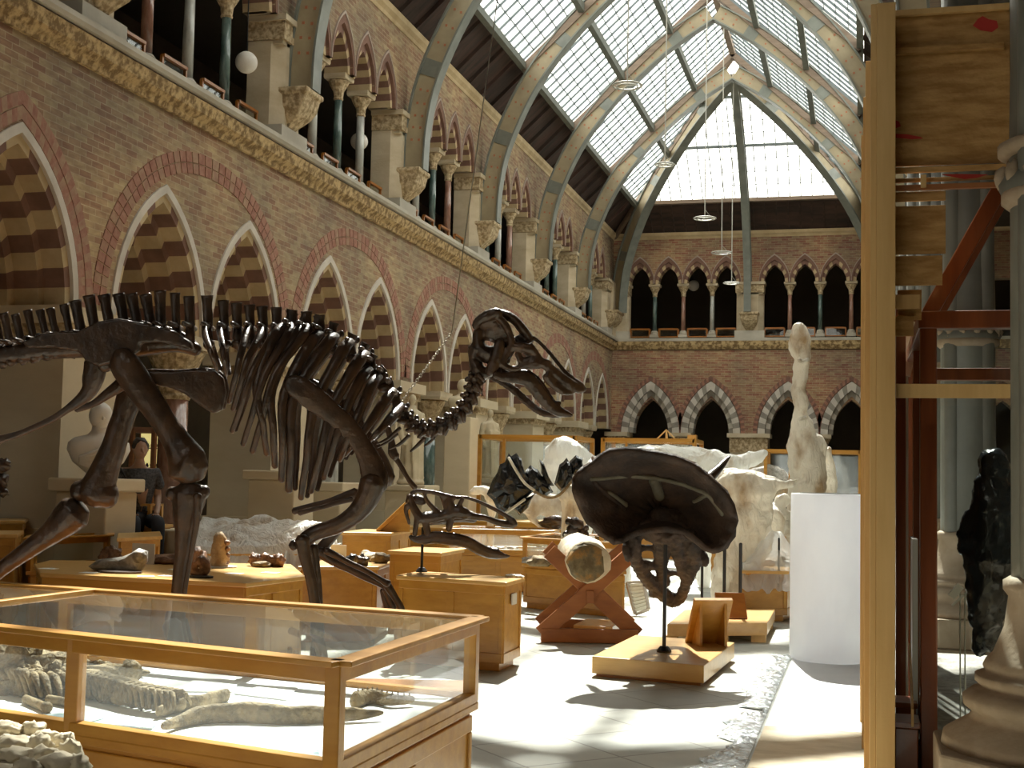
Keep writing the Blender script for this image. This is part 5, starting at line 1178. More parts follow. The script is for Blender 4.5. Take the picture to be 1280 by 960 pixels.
# small elephant seen from behind, right of the big skull
shroud('wrapped_elephant', 'elephant shrouded in white plastic standing just right of the big horned skull', 15.6,
 [[(905, 612, 20), (925, 612, 26), (945, 616, 26), (958, 620, 18)], [(900, 630, 22), (912, 660, 24), (915, 700, 22), (908, 725, 16), (905, 748, 17)], [(940, 630, 26), (938, 660, 26), (934, 695, 20), (930, 725, 14), (926, 756, 15)],
  [(918, 640, 30), (925, 680, 26)], [(905, 600, 14, 1.0), (930, 602, 16, 1.0)], [(955, 605, 10), (975, 606, 8), (990, 603, 5)], [(960, 640, 16, .9), (968, 665, 14, .9), (955, 690, 12, .9)], [(900, 700, 10, 1), (898, 756, 9, 1)], [(938, 700, 10, 1), (940, 756, 9, 1)]], 'wrap_b', .03,
 extra=lambda root, D: [MBt(root, [(988, 603), (996, 600)], .02, D, 'tusk', 'plaster')])
shroud('wrapped_calf', 'smaller animal wrapped in brownish plastic between the elephant and the foam roll', 18.0,
 [[(965, 640, 14), (975, 650, 16), (985, 660, 12)], [(975, 630, 8), (984, 622, 6)], [(988, 640, 5), (990, 670, 5), (984, 700, 5), (984, 744, 5)], [(968, 660, 7), (972, 700, 5), (972, 744, 5)]], 'wrap_b', .03)
shroud('wrapped_crocodile', 'long animal body under bright white plastic with a raised snout, behind the horned skull', 19.5,
 [[(740, 590, 16), (780, 585, 24), (830, 582, 26), (880, 584, 24), (915, 585, 18)], [(915, 583, 14), (935, 576, 10), (950, 569, 7), (959, 566, 5)], [(780, 600, 12), (780, 640, 9), (780, 690, 9), (780, 731, 9)], [(880, 600, 12), (880, 650, 9), (880, 731, 9)]], 'wrap', .035)
shroud('wrapped_elephant', 'large animal with a high rounded head under glaring white plastic, left of the horned skull', 20.5,
 [[(690, 566, 14), (703, 564, 18), (718, 570, 16), (738, 582, 14), (765, 590, 16)], [(690, 580, 14), (688, 600, 10), (690, 640, 7), (690, 725, 7)], [(715, 590, 22), (735, 605, 18), (730, 650, 12), (728, 725, 10)]], 'wrap', .035)
shroud('wrapped_pony', 'small four-legged animal in whitish plastic standing behind the long glazed case', 19.2,
 [[(610, 618, 8), (632, 622, 12), (655, 628, 14), (680, 630, 14), (705, 632, 12)], [(608, 614, 5), (598, 613, 5), (588, 615, 4)], [(660, 634, 9), (665, 648, 5), (676, 660, 3.5), (680, 700, 3.5), (680, 720, 4)], [(690, 636, 7), (690, 700, 4), (690, 720, 4)], [(615, 625, 6), (612, 700, 4), (612, 720, 4)]], 'wrap_b', .03)
shroud('wrapped_giraffe', 'tall long-necked animal wrapped in white plastic rising above the foam roll', 18.8,
 [[(1000, 408, 8), (999, 420, 13), (999, 435, 13), (1003, 448, 9)], [(1003, 445, 10), (1001, 465, 10), (999, 485, 9), (1000, 505, 9), (1001, 522, 9)], [(1001, 520, 10), (1003, 540, 17), (1006, 560, 22), (1010, 585, 24), (1009, 610, 23), (1008, 640, 20)], [(1015, 545, 8), (1028, 560, 6), (1022, 590, 8)], [(996, 630, 12), (993, 680, 8), (993, 738, 8)], [(1016, 630, 12), (1016, 680, 8), (1016, 738, 8)]], 'wrap_b', .03,
 extra=tapes([([(999, 450), (1003, 452), (1010, 449)], .03), ([(1000, 524), (1008, 522)], .03)]))
shroud('wrapped_small_animal', 'narrow pale wrapped animal half hidden behind the giraffe shroud', 22,
 [[(1036, 560, 4), (1035, 568, 6), (1036, 590, 9), (1036, 620, 11), (1036, 700, 9), (1036, 716, 8)]], 'wrap_b', .03)
# black bin bags over branching horns
root = thing('antler_stand', dep(665, 700, 17)*1, 'antlered trophy covered with shiny black bin bags', 'covered trophy'); root.location.z = 0
Dk = 17.0
def bagshape(pts, th=.14, seed=0):
    b = MB(); P = [dep(x, y, Dk) for x, y in pts]; c = sum(P, V())/len(P); P = [q for i, p in enumerate(P) for q in (p, p.lerp(P[(i+1) % len(P)], .5).lerp(c, .06*(i % 3)))]; P = [c+(p-c)*1.1 for p in P]; rs = []
    for f_, o in ((.35, -th), (.8, -th*.8), (1, 0), (.8, th*.8), (.35, th)): rs.append([c.lerp(p, f_)+cf*(o+.03*noise.noise(p*6+V((seed, 0, 0)))) for p in P])
    b.rings(rs); return b.build('bin_bag', 'bag', root, smooth=False)
bagshape([(611, 617), (618, 600), (626, 583), (636, 570), (645, 582), (655, 600), (666, 612), (655, 622), (645, 630), (634, 640), (622, 632)])
bagshape([(640, 572), (646, 568), (652, 575), (656, 590), (664, 602), (655, 605), (646, 592)], .1, 3)
bagshape([(658, 590), (664, 583), (672, 588), (682, 600), (690, 614), (680, 621), (668, 616), (660, 604)], .12, 5)
bagshape([(675, 576), (680, 580), (686, 596), (692, 606), (684, 606), (677, 592)], .08, 6)
bagshape([(694, 604), (700, 582), (708, 574), (715, 580), (716, 598), (710, 610), (701, 612)], .12, 8)
bagshape([(712, 578), (720, 570), (728, 573), (729, 584), (722, 596), (716, 592)], .1, 9)
bagshape([(640, 634), (655, 624), (668, 618), (660, 634), (650, 643)], .1, 11)
for pts, m in (([(636, 572), (645, 588), (656, 604), (668, 613)], 'wrap_b'), ([(668, 614), (685, 622), (700, 618), (716, 600)], 'fossil'), ([(632, 641), (645, 632), (656, 624)], 'wrap_b')):
    b = MB(); b.tube([dep(x, y, Dk-.17) for x, y in pts], .018, n=8, smooth=3); b.build('antler_beam', m, root, smooth=True)
b = MB(); b.tube([dep(716, 618, Dk), dep(718, 640, Dk), V((dep(718, 640, Dk).x, dep(718, 640, Dk).y, .0))], [.2, .16, .2], n=12, smooth=3); b.build('wrapped_neck', 'wrap_b', root, smooth=True, disp=(.05, .2)); adopt(root)
# polythene over a cabinet, right of the elephant
c8 = [onz(x, y, .57) for x, y in ((924, 713), (986, 714))]; c8 += [c8[1]+V((.1, .8, 0)), c8[0]+V((.1, .8, 0))]
for p in c8: p.z = 0
cabinet(c8, .57, 'low panelled oak cabinet partly covered by clear polythene, left of the foam roll', per=.9)
b = MB(); n1 = 24
for j in range(n1+1):
    for i in range(n1+1):
        u, v = i/n1, j/n1; p = c8[0].lerp(c8[1], u*1.05).lerp(c8[3].lerp(c8[2], u*1.05), v); h = .60+.42*math.exp(-((u-.55)**2+(v-.5)**2)*7)+.07*noise.noise(V((u*6, v*6, 3)))
        if v < .08: h = .35+.25*u*0+.08*noise.noise(V((u*8, 0, 3))); p = p+V((-.0, -.08, 0))
        b.v.append(V((p.x, p.y, h)))
for j in range(n1):
    for i in range(n1): q = j*(n1+1)+i; b.f.append((q, q+1, q+n1+2, q+n1+1)); b.m.append(0)
tag(b.build('polythene_cover', 'clear', smooth=True), 'clear crumpled polythene draped over the low cabinet beside the foam roll', 'plastic sheet')
p = V((c8[0].x+.42, c8[0].y+.3, .572)); b = MB(); b.tube([p, p+V((0, 0, .36))], .012, n=8); tag(b.build('iron_rod', 'black'), 'short black rod poking up through the clear polythene', 'rod')
# back-row cabinets on the far floor
for i, (x0, x1, y, z, d) in enumerate(((-6.7, -5.5, 18.6, .8, 1.0), (-2.9, -1.1, 22.0, .8, 1.0), (-7.2, -5.0, 22.5, .8, 1.1))):
    cabinet([V((x0, y, 0)), V((x1, y, 0)), V((x1, y+d, 0)), V((x0, y+d, 0))], z, ('far oak cabinet by the left arcade behind the plastic sheeting', 'far oak cabinet behind the shrouded elephant', 'far oak cabinet left of the tall glass case')[i], per=.6)
# tall framed glass cases in the distance
def tallcase(px0, px1, pyt, D, depth, label, zb=.0):
    a = dep(px0, pyt, D); c = dep(px1, pyt, D); zt = (a.z+c.z)/2; a = V((a.x, a.y, 0)); c = V((c.x, a.y, 0)); P = [a, c, c+V((0, depth, 0)), a+V((0, depth, 0))]
    root = thing('tall_glass_case', (a+c)/2, label, 'glass display case'); b = MB(); slab(b, P, 0, .5); panels(b, P, 0, .5, 1.0); b.build('base', 'oak', root)
    f = MB()
    for i in range(4):
        p, q = P[i], P[(i+1) % 4]
        for z in (.53, zt-.03): f.beam(p+V((0, 0, z)), q+V((0, 0, z)), .08, .08)
        f.box((p.x-.04, p.y-.04, .5), (p.x+.04, p.y+.04, zt))
    m = P[0].lerp(P[1], .26); f.box((m.x-.025, m.y-.025, .5), (m.x+.025, m.y+.025, zt)); f.build('frame', 'oak', root)
    for i in range(4): p, q = P[i], P[(i+1) % 4]; g = MB(); g.add([p+V((0, 0, .56)), q+V((0, 0, .56)), q+V((0, 0, zt-.06)), p+V((0, 0, zt-.06))], [(0, 1, 2, 3)]); g.build('glass_side', 'caseglass', root)
    adopt(root); return P, zt
tallcase(600, 726, 545, 25, 1.6, 'tall oak-framed glass case with a centre mullion behind the black-bagged trophy')
Pc, zt_ = tallcase(754, 872, 549, 27, 1.2, 'tall oak-framed glass case straight behind the frill of the big skull')
b = MB(); p = V((dep(832, 549, 27).x, Pc[0].y+.4, zt_))
for a, c in (((-.2, 0, 0), (0, 0, .2)), ((.2, 0, 0), (0, 0, .2)), ((0, 0, 0), (0, 0, .2)), ((0, .2, 0), (0, 0, .2))): b.beam(p+V(a), p+V(c), .025, .025)
tag(b.build('small_easel', 'pine'), 'small pale triangular easel standing on top of the far glass case', 'easel')
b = MB(); q = V((dep(866, 549, 27).x, Pc[0].y+.3, zt_)); b.box((q.x-.09, q.y, zt_), (q.x+.09, q.y+.2, zt_+.1)); tag(b.build('wooden_box', 'oak_top'), 'little wooden box at the right end on top of the far glass case', 'box')
tallcase(957, 1075, 563, 33, 1.2, 'far glass case with an orange wooden top rail near the end wall arches')
b = MB(); p = ony(960, 592, 33.6)*1; b.blob((p.x-.0, 33.9, 1.6), (.55, .3, .42), 4, .15, 3); b.tube([(p.x-.25, 33.9, 1.4), (p.x-.25, 33.9, .5)], .05); b.tube([(p.x+.25, 33.9, 1.4), (p.x+.25, 33.9, .5)], .05); tag(b.build('stuffed_animal', 'fossil_g', smooth=True), 'rounded grey stuffed animal inside the far glass case', 'stuffed animal')
# ------------------------------------------------------------------ statues against the left wall
def bust(p, h, label, m='marble'):
    root = thing('marble_bust', p, label, 'bust'); p = V(p)
    b = MB(); s = h/.75; f = V((.72, -.7, 0)).normalized(); r = V((-f.y, f.x, 0))
    def ell(z, a, d, o=0): return [p+V((0, 0, z*s))+f*(o*s)+r*(a*s*cos(t))+f*(d*s*sin(t)) for t in [2*pi*i/16 for i in range(16)]]
    b.rings([ell(0, .12, .11), ell(.04, .10, .10), ell(.08, .15, .11), ell(.16, .25, .14), ell(.28, .31, .16), ell(.35, .30, .15), ell(.40, .24, .13), ell(.43, .12, .10), ell(.47, .078, .085, .0), ell(.55, .07, .08, .01)])
    for k in range(7): b.tube([p+V((0, 0, (.42-.03*k)*s))+r*(.26-.03*k)*s+f*.06*s, p+V((0, 0, (.30-.035*k)*s))+r*(.02)*s+f*.19*s, p+V((0, 0, (.2-.01*k)*s))-r*(.2)*s+f*.11*s], .024*s, n=6, smooth=3)
    b.build('torso', m, root, smooth=True)
    b = MB(); c = p+V((0, 0, .60*s))+f*.02*s; b.blob(c+V((0, 0, .02*s)), (.115*s, .11*s, .135*s), 2, .0, 3); b.blob(c+f*.03*s-V((0, 0, .06*s)), (.07*s, .07*s, .06*s), 1, 0, 2)
    b.tube([c+f*.088*s+V((0, 0, .02*s)), c+f*.112*s-V((0, 0, .015*s))], [.012*s, .018*s], n=6)
    for q in (-1, 1): b.blob(c+r*q*.088*s-V((0, 0, .01*s)), (.015*s, .02*s, .03*s), 1, 0, 1); b.tube([c+f*.083*s+r*q*.012*s+V((0, 0, .03*s)), c+f*.078*s+r*q*.05*s+V((0, 0, .028*s))], .011*s, n=5)
    b.tube([c+f*.088*s-r*.025*s-V((0, 0, .05*s)), c+f*.088*s+r*.025*s-V((0, 0, .05*s))], .009*s, n=5)
    b.tube([p+V((0, 0, .48*s)), c], [.065*s, .065*s], n=10); b.build('head', m, root, smooth=True); adopt(root)
bp = dep(122, 598, 13.9); pb = V((bp.x, bp.y, bp.z))
b = MB(); b.box((pb.x-.38, pb.y-.38, 0), (pb.x+.38, pb.y+.38, .35)); b.box((pb.x-.3, pb.y-.3, .35), (pb.x+.3, pb.y+.3, pb.z-.14)); b.box((pb.x-.36, pb.y-.36, pb.z-.14), (pb.x+.36, pb.y+.36, pb.z)); tag(b.build('bust_pedestal', 'stone_plain', bevel=.02), 'square cream stone pedestal under the marble bust', 'pedestal')
bust(pb, .80, 'white marble draped bust on a stone pedestal between the skeleton hind legs')
def robed(p, h, label, m='statue'):
    root = thing('statue', p, label, 'statue'); p = V(p); s = h/1.9; f = V((1, -.5, 0)).normalized(); r = V((-f.y, f.x, 0))
    def ell(z, a, d, o=0, w=0): return [p+V((0, 0, z*s))+f*(o*s)+r*((a+.012*sin(7*t+z*3)*w)*s*cos(t))+f*((d+.012*sin(9*t)*w)*s*sin(t)) for t in [2*pi*i/24 for i in range(24)]]
    b = MB(); b.rings([ell(0, .3, .28), ell(.08, .3, .28), ell(.1, .25, .22, 0, 2), ell(.5, .23, .2, 0, 3), ell(.95, .24, .19, 0, 3), ell(1.15, .22, .17, 0, 2), ell(1.4, .27, .17, 0, 1), ell(1.52, .25, .14), ell(1.58, .1, .09), ell(1.66, .07, .07)])
    b.tube([p+r*.27*s+V((0, 0, 1.48*s)), p+r*.33*s+V((0, 0, 1.15*s)), p+r*.12*s+f*.22*s+V((0, 0, 1.02*s))], [.08*s, .07*s, .05*s], n=8, smooth=3)
    b.tube([p-r*.27*s+V((0, 0, 1.48*s)), p-r*.34*s+V((0, 0, 1.15*s)), p-r*.28*s+f*.06*s+V((0, 0, .85*s))], [.08*s, .07*s, .05*s], n=8, smooth=3)
    for k in range(6): b.tube([p+r*(.2-.07*k)*s+f*.17*s+V((0, 0, 1.3*s)), p+r*(.14-.06*k)*s+f*.21*s+V((0, 0, .7*s)), p+r*(.16-.06*k)*s+f*.22*s+V((0, 0, .12*s))], .02*s, n=6, smooth=2)
    b.build('robed_body', m, root, smooth=True, remesh=.02)
    b = MB(); c = p+V((0, 0, 1.78*s)); b.blob(c, (.08*s, .085*s, .12*s), 1, .05, 3); b.tube([c+f*.08*s+V((0, 0, .02*s)), c+f*.1*s-V((0, 0, .02*s))], .014*s, n=6); b.tube([c, p+V((0, 0, 1.6*s))], .06*s, n=8); b.build('head', m, root, smooth=True, remesh=.014); adopt(root)
def statue_at(px, pyb, pyt, D, label):
    a = dep(px, pyb, D); t = dep(px, pyt, D); root = robed(a, t.z-a.z, label)
    b = MB(); b.box((a.x-.42, a.y-.42, 0), (a.x+.42, a.y+.42, .3)); b.box((a.x-.34, a.y-.34, .3), (a.x+.34, a.y+.34, a.z-.1)); b.box((a.x-.4, a.y-.4, a.z-.1), (a.x+.4, a.y+.4, a.z)); tag(b.build('statue_pedestal', 'stone_plain', bevel=.02), 'square stone pedestal under the robed statue '+('left of the tall glass case' if 'tall' in label else 'below the skeleton neck'), 'pedestal')
statue_at(611, 598, 511, 28.0, 'cream stone robed statue standing left of the tall glass case by the arcade')
statue_at(513, 606, 492, 22.5, 'cream stone robed statue standing below the neck of the big skeleton')
bust(dep(577, 522, 24)*1, .7, 'stone bust head glimpsed behind the curved neck of the skeleton', 'statue')
pq = dep(577, 522, 24); b = MB(); b.box((pq.x-.25, pq.y-.25, 0), (pq.x+.25, pq.y+.25, pq.z)); tag(b.build('bust_pedestal', 'stone_plain', bevel=.02), 'tall square stone pedestal behind the skeleton neck', 'pedestal')
for i, (px, D) in enumerate(((352, 17), (410, 18.5))):
    a = dep(px, 600, D); h = a.z-.15 if i else a.z; b = MB(); b.box((a.x-.4, a.y-.4, 0), (a.x+.4, a.y+.4, .35)); b.box((a.x-.32, a.y-.32, .35), (a.x+.32, a.y+.32, h)); b.box((a.x-.38, a.y-.38, h), (a.x+.38, a.y+.38, h+.12)); tag(b.build('statue_pedestal', 'stone_plain', bevel=.02), ('stone pedestal seen behind the rib tips of the skeleton', 'stone pedestal seen behind the shoulder of the skeleton')[i], 'pedestal')
# lit specimen cabinet in the aisle, seen through the arch
p0, p1 = dep(166, 540, 18.6), dep(193, 540, 18.6); c = (p0+p1)/2
root = thing('lit_cabinet', (c.x, c.y, 0), 'tall aisle cabinet with glowing yellow back and rows of small specimens', 'lit cabinet')
u_ = (p1-p0); u_.z = 0; W_ = u_.length; u_.normalize(); w_ = V((-u_.y, u_.x, 0)); zb_, zt2 = .9, dep(180, 541, 18.6).z
P = [V((p0.x, p0.y, 0)), V((p1.x, p1.y, 0)), V((p1.x, p1.y, 0))+w_*.5, V((p0.x, p0.y, 0))+w_*.5]
b = MB(); slab(b, P, 0, zb_); 
for i in range(4): b.box((P[i].x-.03, P[i].y-.03, zb_), (P[i].x+.03, P[i].y+.03, zt2+.06))
slab(b, P, zt2, zt2+.08); b.build('frame', 'xwood', root)
b = MB(); q = [P[3]-w_*.08, P[2]-w_*.08, P[2]-w_*.06, P[3]-w_*.06]; slab(b, q, zb_, zt2); b.build('glowing_back', 'lit', root)
for k in range(4):
    b = MB(); z = zb_+.12+k*(zt2-zb_)/4.2; q = [P[0]+w_*.12, P[1]+w_*.12, P[2]-w_*.1, P[3]-w_*.1]; slab(b, q, z, z+.012); sh_ = b.build('shelf', 'black', root)
    for j in range(5): m = MB(); m.blob(P[0].lerp(P[1], .12+.19*j)+w_*.25+V((0, 0, z+.045)), (.022, .022, .035), j, .4, 1); m.build('specimen', 'black', sh_)
adopt(root)
# ------------------------------------------------------------------ the visitor
def person():
    base = dep(171, 640, 14.6); base.z = 0; f = (EYEP-base); f.z = 0; f.normalize(); f = (f+V((.35, 0, 0))).normalized(); r = V((f.y, -f.x, 0)); up = V((0, 0, 1))
    root = thing('person', base, 'person in a dark patterned short-sleeved shirt seated on a ledge behind the tables, looking right', 'person')
    sh = dep(171, 586, 14.6).z; seat = sh-.56
    b = MB(); b.box((base.x-.45, base.y-.05, 0), (base.x+.55, base.y+.45, seat-.1)); tag(b.build('stone_bench', 'stone_plain', bevel=.02), 'cream stone ledge the visitor sits on', 'bench')
    def skin(name, verts, edges, m, par=root):
        me = bpy.data.meshes.new(name); me.from_pydata([tuple(v[0]) for v in verts], edges, []); o = bpy.data.objects.new(name, me); col.objects.link(o); me.materials.append(M[m])
        md = o.modifiers.new('s', 'SKIN'); md.use_smooth_shade = True
        for i, v in enumerate(verts): me.skin_vertices[0].data[i].radius = (v[1], v[2] if len(v) > 2 else v[1])
        me.skin_vertices[0].data[0].use_root = True; ss = o.modifiers.new('ss', 'SUBSURF'); ss.levels = 1; ss.render_levels = 2; o.parent = par; return o
    def P(a, b_, z): return base+r*a+f*b_+up*z
    kz = min(seat-.02, .5)
    vs = [(P(0, 0, seat), .15, .12), (P(0, 0, seat+.2), .14, .10), (P(0, .01, sh-.12), .17, .11), (P(0, .02, sh), .10, .08), (P(0, .03, sh+.08), .052), (P(0, .04, sh+.14), .055)]
    es = [(0, 1), (1, 2), (2, 3), (3, 4), (4, 5)]
    for s in (-1, 1):
        n = len(vs); vs += [(P(s*.17, .01, sh-.04), .065), (P(s*.22, .02, sh-.30), .045), (P(s*.17, .2, sh-.46), .036), (P(s*.13, .3, sh-.50), .030)]; es += [(2, n), (n, n+1), (n+1, n+2), (n+2, n+3)]
        n = len(vs); vs += [(P(s*.1, .05, seat-.02), .09), (P(s*.13, .42, seat-.0), .068), (P(s*.13, .44, seat-.42), .045), (P(s*.13, .44, max(.1, seat-.85)), .04), (P(s*.14, .58, max(.05, seat-.9)), .035)]; es += [(0, n), (n, n+1), (n+1, n+2), (n+2, n+3), (n+3, n+4)]
    body = skin('body', vs, es, 'skin')
    vs = [(P(0, 0, seat+.02), .175, .14), (P(0, 0, seat+.2), .16, .125), (P(0, .01, sh-.12), .19, .13), (P(0, .015, sh-.01), .12, .1)]; es = [(0, 1), (1, 2), (2, 3)]
    for s in (-1, 1): n = len(vs); vs += [(P(s*.19, .01, sh-.05), .085), (P(s*.235, .02, sh-.24), .075)]; es += [(2, n), (n, n+1)]
    skin('shirt', vs, es, 'cloth')
    vs = [(P(0, 0, seat), .17, .13)]; es = []
    for s in (-1, 1): n = len(vs); vs += [(P(s*.1, .06, seat-.02), .10), (P(s*.13, .42, seat), .08), (P(s*.13, .44, seat-.4), .065), (P(s*.13, .44, max(.12, seat-.8)), .06)]; es += [(0, n), (n, n+1), (n+1, n+2), (n+2, n+3)]
    skin('trousers', vs, es, 'jeans')
    b = MB(); c = P(0, .05, sh+.22); b.blob(c, (.078, .082, .112), 1, 0, 3); b.blob(c+f*.03-up*.05, (.055, .055, .055), 1, 0, 2); b.tube([c+f*.078+up*.015, c+f*.1-up*.02], [.009, .015], n=6)
    for s in (-1, 1): b.blob(c+r*s*.08-up*.005, (.014, .018, .028), 1, 0, 1)
    b.tube([c+f*.082-r*.022-up*.05, c+f*.082+r*.022-up*.05], .008, n=5); b.tube([c, P(0, .03, sh+.06)], .05, n=8); hd = b.build('head', 'skin', root, smooth=True, remesh=.01)
    b = MB(); b.blob(c+up*.035-f*.018, (.09, .092, .10), 3, .1, 3)
    b.v = [v if (v-c).dot(f) < .045+.3*max(0, (v-c).z-.04) else v-f*((v-c).dot(f)-.045) for v in b.v]; b.build('hair', 'hair', hd, smooth=True)
    for s in (-1, 1):
        w0 = P(s*.13, .3, sh-.50); b = MB(); pd = w0+f*.06-up*.01; b.tube([w0, pd], [.028, .034], n=8, flat=.6, side=up)
        for k in range(4): o = r*(.024-.016*k); l = (.06, .07, .065, .05)[k]; b.tube([pd+o, pd+o+f*l*.6-up*.005, pd+o+f*l-up*.025], [.009, .0085, .007], n=6, smooth=2)
        b.tube([w0+f*.02-r*s*.025, w0+f*.05-r*s*.05, w0+f*.075-r*s*.052], [.011, .010, .008], n=6, smooth=2); b.build('hand', 'skin', root, smooth=True)
    adopt(root)
person()
# small dark hanging object at the left edge
b = MB()
for i, (x, y, r) in enumerate(((2, 582, 9), (0, 600, 10), (3, 615, 7), (-6, 590, 12), (8, 578, 5))): b.blob(dep(x, y, 10.5), r*10.5/FPX, i, .5, 2)
p = dep(-4, 625, 10.5); b.tube([dep(-2, 610, 10.5), V((p.x, p.y, .0))], .02); tag(b.build('dark_fossil_mount', 'bone', smooth=True), 'dark lumpy fossil on a stand at the left edge of the picture', 'fossil')
# ------------------------------------------------------------------ right-hand side: foam roll, floor boards, hoarding, gabled case
rp = onz(1036, 833, 0); rp = V((rp.x+.0, rp.y+.33, .02))
root = thing('foam_roll', rp, 'tall white roll of foam packing standing upright beside the timber hoarding', 'packing roll')
b = MB(); b.lathe([(.335, 0), (.35, .05), (.345, .5), (.352, 1.0), (.345, 1.44), (.34, 1.455), (.27, 1.452), (.15, 1.45), (.05, 1.45)], rp, n=40)
b.v = [v+V(((.012*noise.noise(V((v.x*3, v.y*3, v.z*2.2)))), .012*noise.noise(V((v.y*4, v.x*4, v.z*2))), 0)) for v in b.v]; b.build('roll', 'foam', root, smooth=True)
b = MB(); a0 = None
for i in range(60):
    t = i*.35; rr = .05+.28*i/60; q = rp+V((cos(t)*rr, sin(t)*rr, 1.457)); 
    if a0: b.beam(a0, q, .004, .006)
    a0 = q
b.build('wound_edge', 'metalgrey', root)
adopt(root)
def flo(x, y): return onz(x, y, 0)
xl = flo(987, 833).x; xr = .0
for i, (y0, y1) in enumerate(((4.0, 7.35), (7.36, 8.62), (8.63, 12.9))):
    b = MB(); b.box((xl+.0*i, y0, 0.0), (xr+.06 if i else xr-.02, y1, .018)); tag(b.build('floor_board', 'osbfloor' if i < 2 else 'board', bevel=.003), ('pale protective floor board nearest the camera', 'pale chipboard floor sheet in the middle of the walkway', 'smooth white floor board under the foam roll')[i], 'floor board')
# crinkled plastic strip along the boards
b = MB(); n = 90; W_ = []
for i in range(n+1):
    y = 6.9+5.4*i/n; w = .16+.10*noise.noise(V((y*1.7, 2, 0)))+.06*noise.noise(V((y*6, 2, 0)))
    if i in (38, 39, 40): w = .03
    for j in range(6): u = j/5; b.v.append(V((xl-.02-w*u*1.3, y+.03*noise.noise(V((y*5, u*3, 1))), .006+(.035*abs(noise.noise(V((y*13, u*7, 4)))) if 0 < j < 5 else 0))))
for i in range(n):
    for j in range(5): q = i*6+j; b.f.append((q, q+1, q+7, q+6)); b.m.append(0)
tag(b.build('plastic_strip', 'foil'), 'crinkled grey plastic strip lying on the floor along the pale boards', 'plastic strip')
# hoarding
hx = onz(1109, 606, 1.5499)
root = thing('timber_hoarding', (.12, 6.7, 0), 'tall temporary timber and strand-board hoarding attached beside the iron column', 'hoarding')
def px2(x, y, Y): return ony(x, y, Y)
b = MB(); tp_, bp_ = px2(1108, 3, 6.7), px2(1108, 900, 6.7); b.box((tp_.x-.045, 6.7, .018), (tp_.x+.045, 6.74, tp_.z)); b.box((tp_.x-.075, 6.71, .018), (tp_.x-.0455, 6.80, tp_.z)); b.build('corner_post', 'pine', root, bevel=.003)
xs = tp_.x-.07
for i, y in enumerate((7.4, 8.1, 9.0)):
    b = MB(); b.box((xs-.012*i-.03, y, .018), (xs+.02, y+.09, 3.9)); b.build('stud', 'pine', root, bevel=.003)
b = MB(); b.box((xs-.0, 6.79, .03), (xs+.03, 9.1, 3.95)); b.build('side_panel', 'osb', root)
for i in range(9):
    z = .5+i*.42; b = MB(); b.box((xs-.035, 8.99, z), (xs-.02, 9.0, z+.03)); b.build('screw_block', 'pine', root)
Yp = 6.86
def fr(x0, x1, y0, y1, dy=0, th=.018, m='osb', nm='board'):
    a, c = px2(x0, y1, Yp+dy), px2(x1, y0, Yp+dy); b = MB(); b.box((a.x, Yp+dy, a.z), (c.x, Yp+dy+th, c.z)); return b.build(nm, m, root, bevel=.002)
fr(1118, 1262, 4, 208); fr(1118, 1262, 3, 20, -.03, .03, 'pine', 'batten'); fr(1118, 1256, 52, 68, -.03, .03, 'osb', 'batten'); fr(1118, 1262, 204, 216, -.03, .03, 'osb', 'batten'); fr(1118, 1262, 218, 228, 0, .02, 'osb', 'board'); fr(1118, 1250, 227, 238, -.03, .03, 'xwood', 'batten')
fr(1118, 1182, 238, 252); fr(1118, 1182, 256, 318, .01, .018, 'osb', 'board'); fr(1118, 1178, 319, 357, .0, .018, 'osb', 'board'); fr(1118, 1150, 368, 386, 0, .02, 'pine', 'batten'); fr(1122, 1152, 362, 400, .05, .018, 'osb', 'board'); fr(1118, 1142, 395, 420, .02, .02, 'osb', 'board')
fr(1120, 1264, 480, 497, -.05, .03, 'pine', 'cross_rail'); fr(1151, 1158, 218, 234, -.045, .02, 'pine', 'peg')
def paint(pts, seed):
    b = MB(); P = [px2(x, y, Yp-.032 if y < 66 and y > 52 else Yp-.0015) for x, y in pts]; b.add(P, [tuple(range(len(P)))]); b.add([p+V((0, .001, 0)) for p in P], [tuple(reversed(range(len(P))))]); b.build('paint_mark', 'paint', root)
paint([(1216, 32), (1222, 24), (1228, 20), (1236, 24), (1246, 26), (1248, 34), (1240, 40), (1226, 38)], 1)
paint([(1118, 167), (1135, 168), (1150, 171), (1154, 173), (1140, 174), (1118, 172)], 2)
b = MB(); P = [px2(x, y, Yp-.001) for x, y in ((1176, 218), (1200, 217.5), (1236, 218), (1222, 222), (1206, 224), (1190, 221))]; b.add(P, [tuple(range(6))]); b.build('paint_mark', 'paint', root)
b = MB(); P = [px2(x, y, Yp-.0016) for x, y in ((1118, 150), (1124, 152), (1126, 158), (1120, 160), (1118, 159))]; b.add(P, [tuple(range(5))]); b.build('paint_mark', 'paint', root)
adopt(root)
